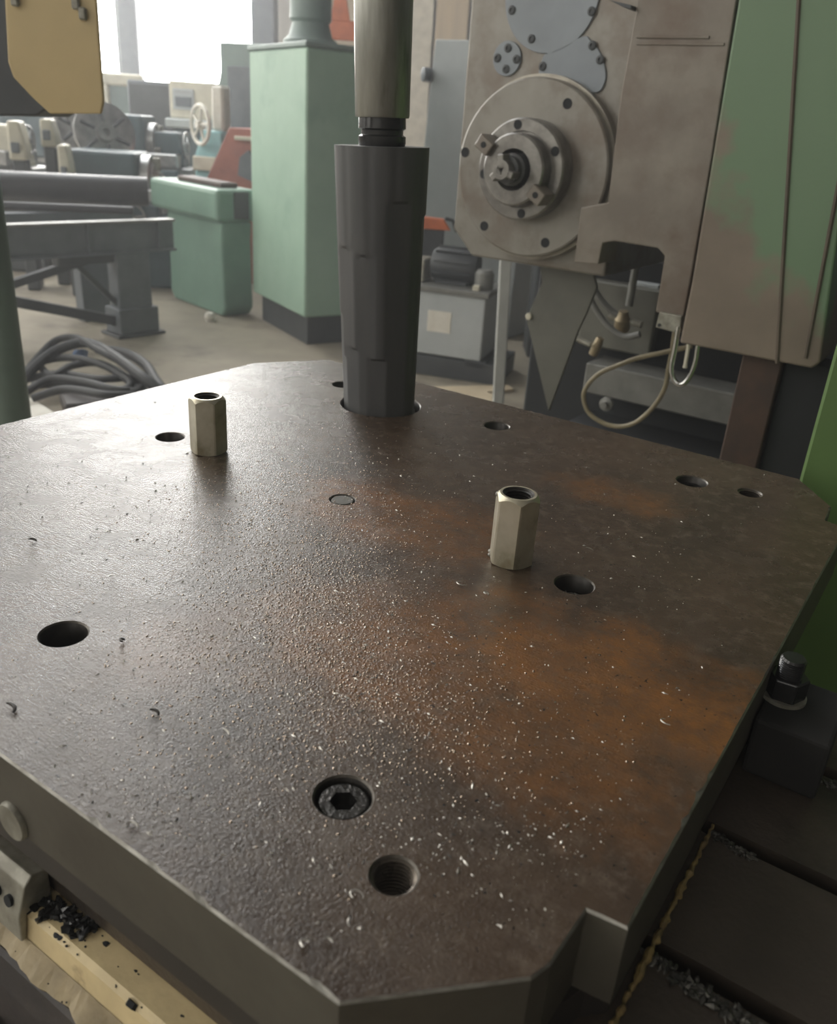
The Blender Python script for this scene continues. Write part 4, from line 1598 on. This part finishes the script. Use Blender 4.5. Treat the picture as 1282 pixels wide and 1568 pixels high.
def build_back():
    g = lambda px, y: Vector((Y(px, 200, y).x, y, 0))
    lathe_machine(g(20, 10.0), radians(4), MAT['machine'], MAT['machine'], 'petrol blue lathe with a round chuck behind the long pipe', 1.2)
    lathe_machine(g(-120, 7.6), radians(-2), MAT['dark'], MAT['ivory'], 'ivory and dark lathe at the far left above the long pipe', 1.0, 1.0)
    lathe_machine(g(150, 8.9), radians(2), MAT['machine'], MAT['machine'], 'petrol blue lathe under the bright opening, right of the others', .95)
    lathe_machine(g(60, 12.2), radians(0), MAT['machine'], MAT['ivory'], 'pale headed lathe farthest back, below the ochre box', 2.2, 1.1)
    lathe_machine(g(119, 7.25), radians(3), MAT['machine'], MAT['machine'], 'low petrol blue lathe just behind the end of the long pipe', .68, .8)
    # big faceplates standing in the clutter
    for (px, py, y, r, lb) in ((120, 197, 7.9, .21, 'round steel faceplate with radial slots, left one of the pair above the pipe'), (160, 205, 7.7, .25, 'round steel faceplate with radial slots, right one of the pair above the pipe')):
        P = Y(px, py, y)
        o = thing('faceplate', lb, 'faceplate', (P.x, y, 0), 0, 'faceplates above the pipe')
        ax = Vector((.55, -.75, .25)).normalized()
        MB().lathe([(0, -.02), (r, -.02), (r, .02), (r * .9, .03), (r * .3, .02), (r * .28, .07), (r * .12, .07), (r * .1, .0), (0, .0)], (0, 0, P.z), ax, 40).build('disc', MAT['lathe_steel'], o)
        u = ax.orthogonal().normalized()
        w_ = ax.cross(u)
        for k in range(6):
            a_ = 2 * pi * k / 6
            dd = u * cos(a_) + w_ * sin(a_)
            MB().tube([Vector((0, 0, P.z)) + dd * r * .36 + ax * .024, Vector((0, 0, P.z)) + dd * r * .84 + ax * .03], .016, 6).build('slot', MAT['dark'], o)
        MB().box(-.05, .05, .03, .13, 0, P.z - .02, .01).build('stand', MAT['dark'], o)
    # cream stands on the left
    for (px, py0, py1, wpx, y, lb) in ((20, 185, 245, 24, 6.6, 'ivory machine head at the far left, just below the ochre box'), (70, 182, 225, 22, 6.9, 'ivory machine head right of the first, below the ochre box'),
                                       (95, 222, 282, 18, 6.5, 'narrow ivory pillar standing behind the long pipe')):
        P, Q = Y(px, py0, y), Y(px, py1, y)
        w_ = abs(Y(px + wpx, py0, y).x - P.x)
        o = thing('ivory_stand', lb, 'machine', (P.x, y, 0), radians(15), 'ivory machine heads at the left')
        MB().prism([(-w_ * .5, Q.z), (-w_ * .42, P.z), (w_ * .3, P.z), (w_ * .5, (P.z + Q.z) / 2), (w_ * .55, Q.z)], 0, .25, 'y', .015).build('head', MAT['ivory'], o)
        MB().box(-w_ * .4, w_ * .4, .02, .22, 0, Q.z, .01).build('stand', MAT['dark'], o)
        MB().box(-w_ * .3, w_ * .2, -.03, .0, Q.z + .05, Q.z + .12, .006).build('lever_box', MAT['steel_blue'], o)
    # stand with a control box
    y = 10.4
    P = Y(290, 155, y)
    o = thing('control_cabinet', 'ivory control box with a screen on a petrol blue stand below the bright opening', 'control box', (P.x, y, 0), radians(-8))
    zt, zb = Y(285, 124, y).z, Y(285, 182, y).z
    MB().box(-.24, .28, 0, .35, zb, zt, .02, segs=2).build('box', MAT['ivory'], o)
    MB().box(-.19, .06, -.012, .0, zb + .09, zt - .08, .004).build('screen_panel', MAT['grey'], o)
    MB().box(-.16, .03, -.022, -.012, zb + .12, zb + .22, .004).build('keypad', MAT['steel_blue'], o)
    MB().box(-.16, .03, -.022, -.012, zb + .27, zt - .11, .004).build('screen', MAT['lathe_steel'], o)
    MB().box(-.26, .3, -.10, .4, zb - .10, zb, .015).build('shelf', MAT['cyan_grey'], o)
    MB().box(-.2, .3, 0, .35, 0, zb - .10, .02).build('stand', MAT['machine'], o)
    # dark cabinet
    y = 10.9
    P = Y(232, 160, y)
    o = thing('dark_cabinet', 'dark blue grey cabinet standing left of the ivory control box', 'cabinet', (P.x, y, 0), radians(4))
    MB().box(-.27, .27, 0, .4, .05, Y(232, 124, y).z, .015).build('cabinet_body', MAT['steel_blue'], o)
    MB().box(-.25, .25, -.01, .0, .1, Y(232, 130, y).z, .004).build('door', MAT['dark'], o)
    MB().box(-.25, .25, .02, .38, 0, .05).build('plinth', MAT['dark'], o)
    # pale gantry frame
    y = 11.3
    P = Y(183, 112, y)
    o = thing('machine_gantry', 'pale arched machine frame left of the dark blue grey cabinet', 'frame', (P.x, y, 0), radians(5))
    zt = P.z
    MB().box(-.24, .26, 0, .12, zt - .14, zt, .03, segs=2).build('top_beam', MAT['ivory'], o)
    for x in (-.20, .20):
        MB().box(x - .06, x + .06, 0, .12, 0, zt - .13, .02).build('leg', MAT['ivory'], o)
    MB().box(-.14, .14, .04, .09, .3, zt - .14).build('panel', MAT['teal_dark'], o)
    # cyan machine with handwheel
    y = 8.3
    P = Y(318, 230, y)
    o = thing('cyan_machine', 'bright cyan machine with a handwheel left of the grey green column', 'machine', (P.x, y, 0), radians(-15))
    MB().prism([(-.16, 0), (-.14, Y(322, 240, y).z), (-.05, Y(322, 200, y).z), (.14, Y(322, 200, y).z), (.2, 0)], 0, .3, 'y', .02).build('machine_body', MAT['cyan'], o)
    wheel(o, (-.02, -.08, Y(322, 192, y).z), .16, (-.5, -.8, 0), 5, 'white')
    MB().box(-.14, .1, -.04, .0, Y(322, 262, y).z, Y(322, 240, y).z, .01).build('tray', MAT['ivory'], o)
    MB().box(.02, .14, .05, .2, Y(322, 200, y).z, Y(328, 130, y).z, .02).build('upright', MAT['white'], o)
    # columns of the hall
    n = 1
    for (px, w_, m_) in ((195, .26, 'steel_blue'), (402, .32, 'steel_blue')):
        P = Y(px, 40, 13.2)
        struct(MB().box(P.x - w_ / 2, P.x + w_ / 2, 13.2, 13.2 + w_, 0, 10.9, .01).build('trim_%d' % n, MAT[m_]))
        n += 1
    # tan sheets on the back wall
    x0 = Y(452, 40, 13.8).x
    k = 0
    while x0 < 7.6:
        o = struct(MB().box(x0, x0 + .46, 13.90, 13.94 + .02 * (k % 2), .02, 6.0, .006).build('trim_%d' % n, MAT['tan_sheet'] if k % 3 else MAT['tan_sheet2']))
        x0 += .50
        k += 1
        n += 1


build_back()

# ------------------------------------------------------------------ chips on the plate
def curl(px, py, r, turns, thick, label, m='chip', flat=.35, ph=0.0, hgt=.0012):
    q = ZL(px, py, ST)
    pts = []
    n = 16
    for i in range(n + 1):
        a_ = ph + turns * 2 * pi * i / n
        rr = r * (.75 + .5 * i / n)
        pts.append((rr * cos(a_), rr * sin(a_) * .7, thick + hgt * (1 + sin(a_ * .5)) * .5 + hgt * i / n))
    o = MB().tube(pts, [thick * (.5 + .5 * sin(pi * (i + .6) / (n + 1.2))) for i in range(n + 1)], 6).build('metal_chip', MAT[m])
    o.location = mw(q.x, q.y, ST - .0001)
    o.rotation_euler = (0, 0, TH)
    tag(o, label, 'metal chip', 'large chips lying on the plate')


CH = [(706, 896, .0042, .7, .00055, 'curled bright chip lying in front of the right coupling nut', 'chip', 1.8),
      (345, 1128, .004, .25, .0008, 'thick straight bright chip left of the beaded oil patch', 'chip', 1.0),
      (180, 888, .007, .22, .0005, 'long thin bright chip between the left coupling nut and the left plain bore', 'chip', 2.6),
      (237, 1097, .0035, .45, .0011, 'dark upright chip on the left part of the plate', 'chip_dark', .4),
      (14, 1091, .005, .4, .0013, 'flat dark chip at the left edge of the photo', 'chip_dark', .1),
      (745, 912, .0022, .8, .0008, 'small balled bright chip below the right coupling nut', 'chip', 0),
      (905, 845, .0045, .3, .0004, 'thin pale chip above the chip-filled bore', 'chip', 1.2),
      (1021, 1108, .0045, .5, .0005, 'thin curled chip in the rust at the right', 'chip', 2.2),
      (205, 1270, .0036, .5, .0008, 'bright comma-shaped chip near the front left edge of the plate', 'chip', .6),
      (470, 1450, .0030, .5, .0008, 'pale comma-shaped chip near the front chamfer of the plate', 'chip', 1.6),
      (505, 1447, .0024, .4, .0007, 'pale short chip right of the comma-shaped one at the front chamfer', 'chip', 1.0),
      (548, 1375, .0038, .7, .0005, 'pale thin curl left of the threaded bore', 'chip', .2),
      (52, 832, .0040, .4, .0011, 'dark crumb chip in the bright sheen at the upper left', 'chip_dark', 1.2),
      (190, 985, .0026, .5, .0012, 'dark crumb chip right of the left plain bore', 'chip_dark', 2.0),
      (1040, 745, .0048, .3, .0005, 'thin pale chip just in front of the wet far right screw', 'chip', 2.3)]
for (px, py, r, tn, th_, lb, m_, ph) in CH:
    curl(px, py, r, tn, th_, lb, m_, ph=ph)
o = None


def chip_field():
    rnd = random.Random(21)
    # (px, py, spread x, spread y, number): where the photo shows them thick
    bands = [(330, 900, 330, 330, 1000), (500, 980, 190, 220, 1100), (500, 1250, 330, 120, 500), (850, 1280, 240, 70, 260), (800, 1000, 300, 240, 260),
             (200, 1230, 160, 90, 350), (640, 720, 260, 90, 160), (1000, 830, 220, 130, 120), (150, 760, 170, 110, 300), (700, 1420, 260, 60, 120)]
    hs = [(-.501, .304, .021), (-.774, .639, .021), (-.237, .632, .02), (-.507, .967, .02), (-.236, .958, .02), (-.233, .303, .02), (-.172, .971, .017), (-.176, .275, .017),
          (-.674, .929, .06), (-.707, .639, .024), (-.303, .634, .024)]
    mb = MB()
    for (cx, cy, sx, sy, n) in bands:
        for _ in range(n):
            px, py = rnd.gauss(cx, sx * .5), rnd.gauss(cy, sy * .5)
            if py < 560 or py > 1560:
                continue
            q = ZL(px, py, ST)
            if not (-.94 < q.x < -.095 and .210 < q.y < 1.055):
                continue
            if q.x < -.86 and q.y > .98 or q.x > -.17 and (q.y < .28 or q.y > .99):
                continue
            if any((q.x - a_) ** 2 + (q.y - b_) ** 2 < c_ * c_ for a_, b_, c_ in hs):
                continue
            r = .00034 * (.5 + rnd.random() ** 3 * 2.2)
            L_ = r * (1 + 2.6 * rnd.random() ** 2)
            ang = rnd.random() * pi
            mb.mi = 0 if rnd.random() < .93 else 1
            u, v = Vector((cos(ang), sin(ang), 0)), Vector((-sin(ang), cos(ang), 0))
            c = Vector((q.x - PC.x, q.y - PC.y, 0))
            h = r * (.6 + rnd.random())
            p = [c + u * L_, c + v * r * .8, c - u * L_ * .9, c - v * r]
            tpt = c + u * L_ * rnd.uniform(-.4, .4) + Vector((0, 0, h))
            vs = [mb.bm.verts.new(x) for x in p] + [mb.bm.verts.new(tpt)]
            for i in range(4):
                mb.face([vs[i], vs[(i + 1) % 4], vs[4]])
            mb.face([vs[3], vs[2], vs[1], vs[0]])
    o = mb.build('metal_chips', [MAT['chip'], MAT['chip_dark']])
    o.location = mw(PC.x, PC.y, ST + .0000)
    o.rotation_euler = (0, 0, TH)
    tag(o, 'fine bright metal chips strewn over the whole brown plate', 'swarf', kind='stuff')


chip_field()


def droplets():
    rnd = random.Random(77)
    hs = [(-.501, .304, .019), (-.774, .639, .019), (-.237, .632, .019), (-.507, .967, .019), (-.236, .958, .019), (-.233, .303, .019), (-.172, .971, .015), (-.176, .275, .015),
          (-.674, .929, .06), (-.707, .639, .0235), (-.303, .634, .0235)]
    bands = [(500, 930, 190, 300, 4200), (430, 790, 240, 160, 1500), (620, 1080, 260, 160, 900), (330, 1050, 260, 240, 700), (800, 1120, 420, 200, 260), (650, 760, 500, 160, 160)]
    V, Fc = [], []
    for (cx, cy, sx, sy, n) in bands:
        for _ in range(n):
            q = ZL(rnd.gauss(cx, sx * .42), rnd.gauss(cy, sy * .42), ST)
            if not (-.93 < q.x < -.10 and .22 < q.y < 1.04) or q.x > -.17 and q.y < .29:
                continue
            if any((q.x - a_) ** 2 + (q.y - b_) ** 2 < c_ * c_ for a_, b_, c_ in hs):
                continue
            r = .00035 + .00062 * rnd.random() ** 2.5
            st, an = rnd.uniform(1, 1.5), rnd.random() * pi
            b0 = len(V)
            for (rr, hh) in ((1, 0), (.66, .42)):
                for k in range(7):
                    a_ = 2 * pi * k / 7
                    x, y = rr * r * st * cos(a_), rr * r * sin(a_)
                    V.append((q.x - PC.x + x * cos(an) - y * sin(an), q.y - PC.y + x * sin(an) + y * cos(an), hh * r))
            V.append((q.x - PC.x, q.y - PC.y, .62 * r))
            for k in range(7):
                k2 = (k + 1) % 7
                Fc.append((b0 + k, b0 + k2, b0 + 7 + k2, b0 + 7 + k))
                Fc.append((b0 + 7 + k, b0 + 7 + k2, b0 + 14))
    me = bpy.data.meshes.new('metal_grit')
    me.from_pydata(V, [], Fc)
    me.polygons.foreach_set('use_smooth', [True] * len(Fc))
    me.materials.append(MAT['oil'])
    o = bpy.data.objects.new('metal_grit', me)
    COL.objects.link(o)
    o.location = mw(PC.x, PC.y, ST)
    o.rotation_euler = (0, 0, TH)
    tag(o, 'fine glinting oily grit spread on the middle of the brown plate', 'grit', kind='stuff')


droplets()
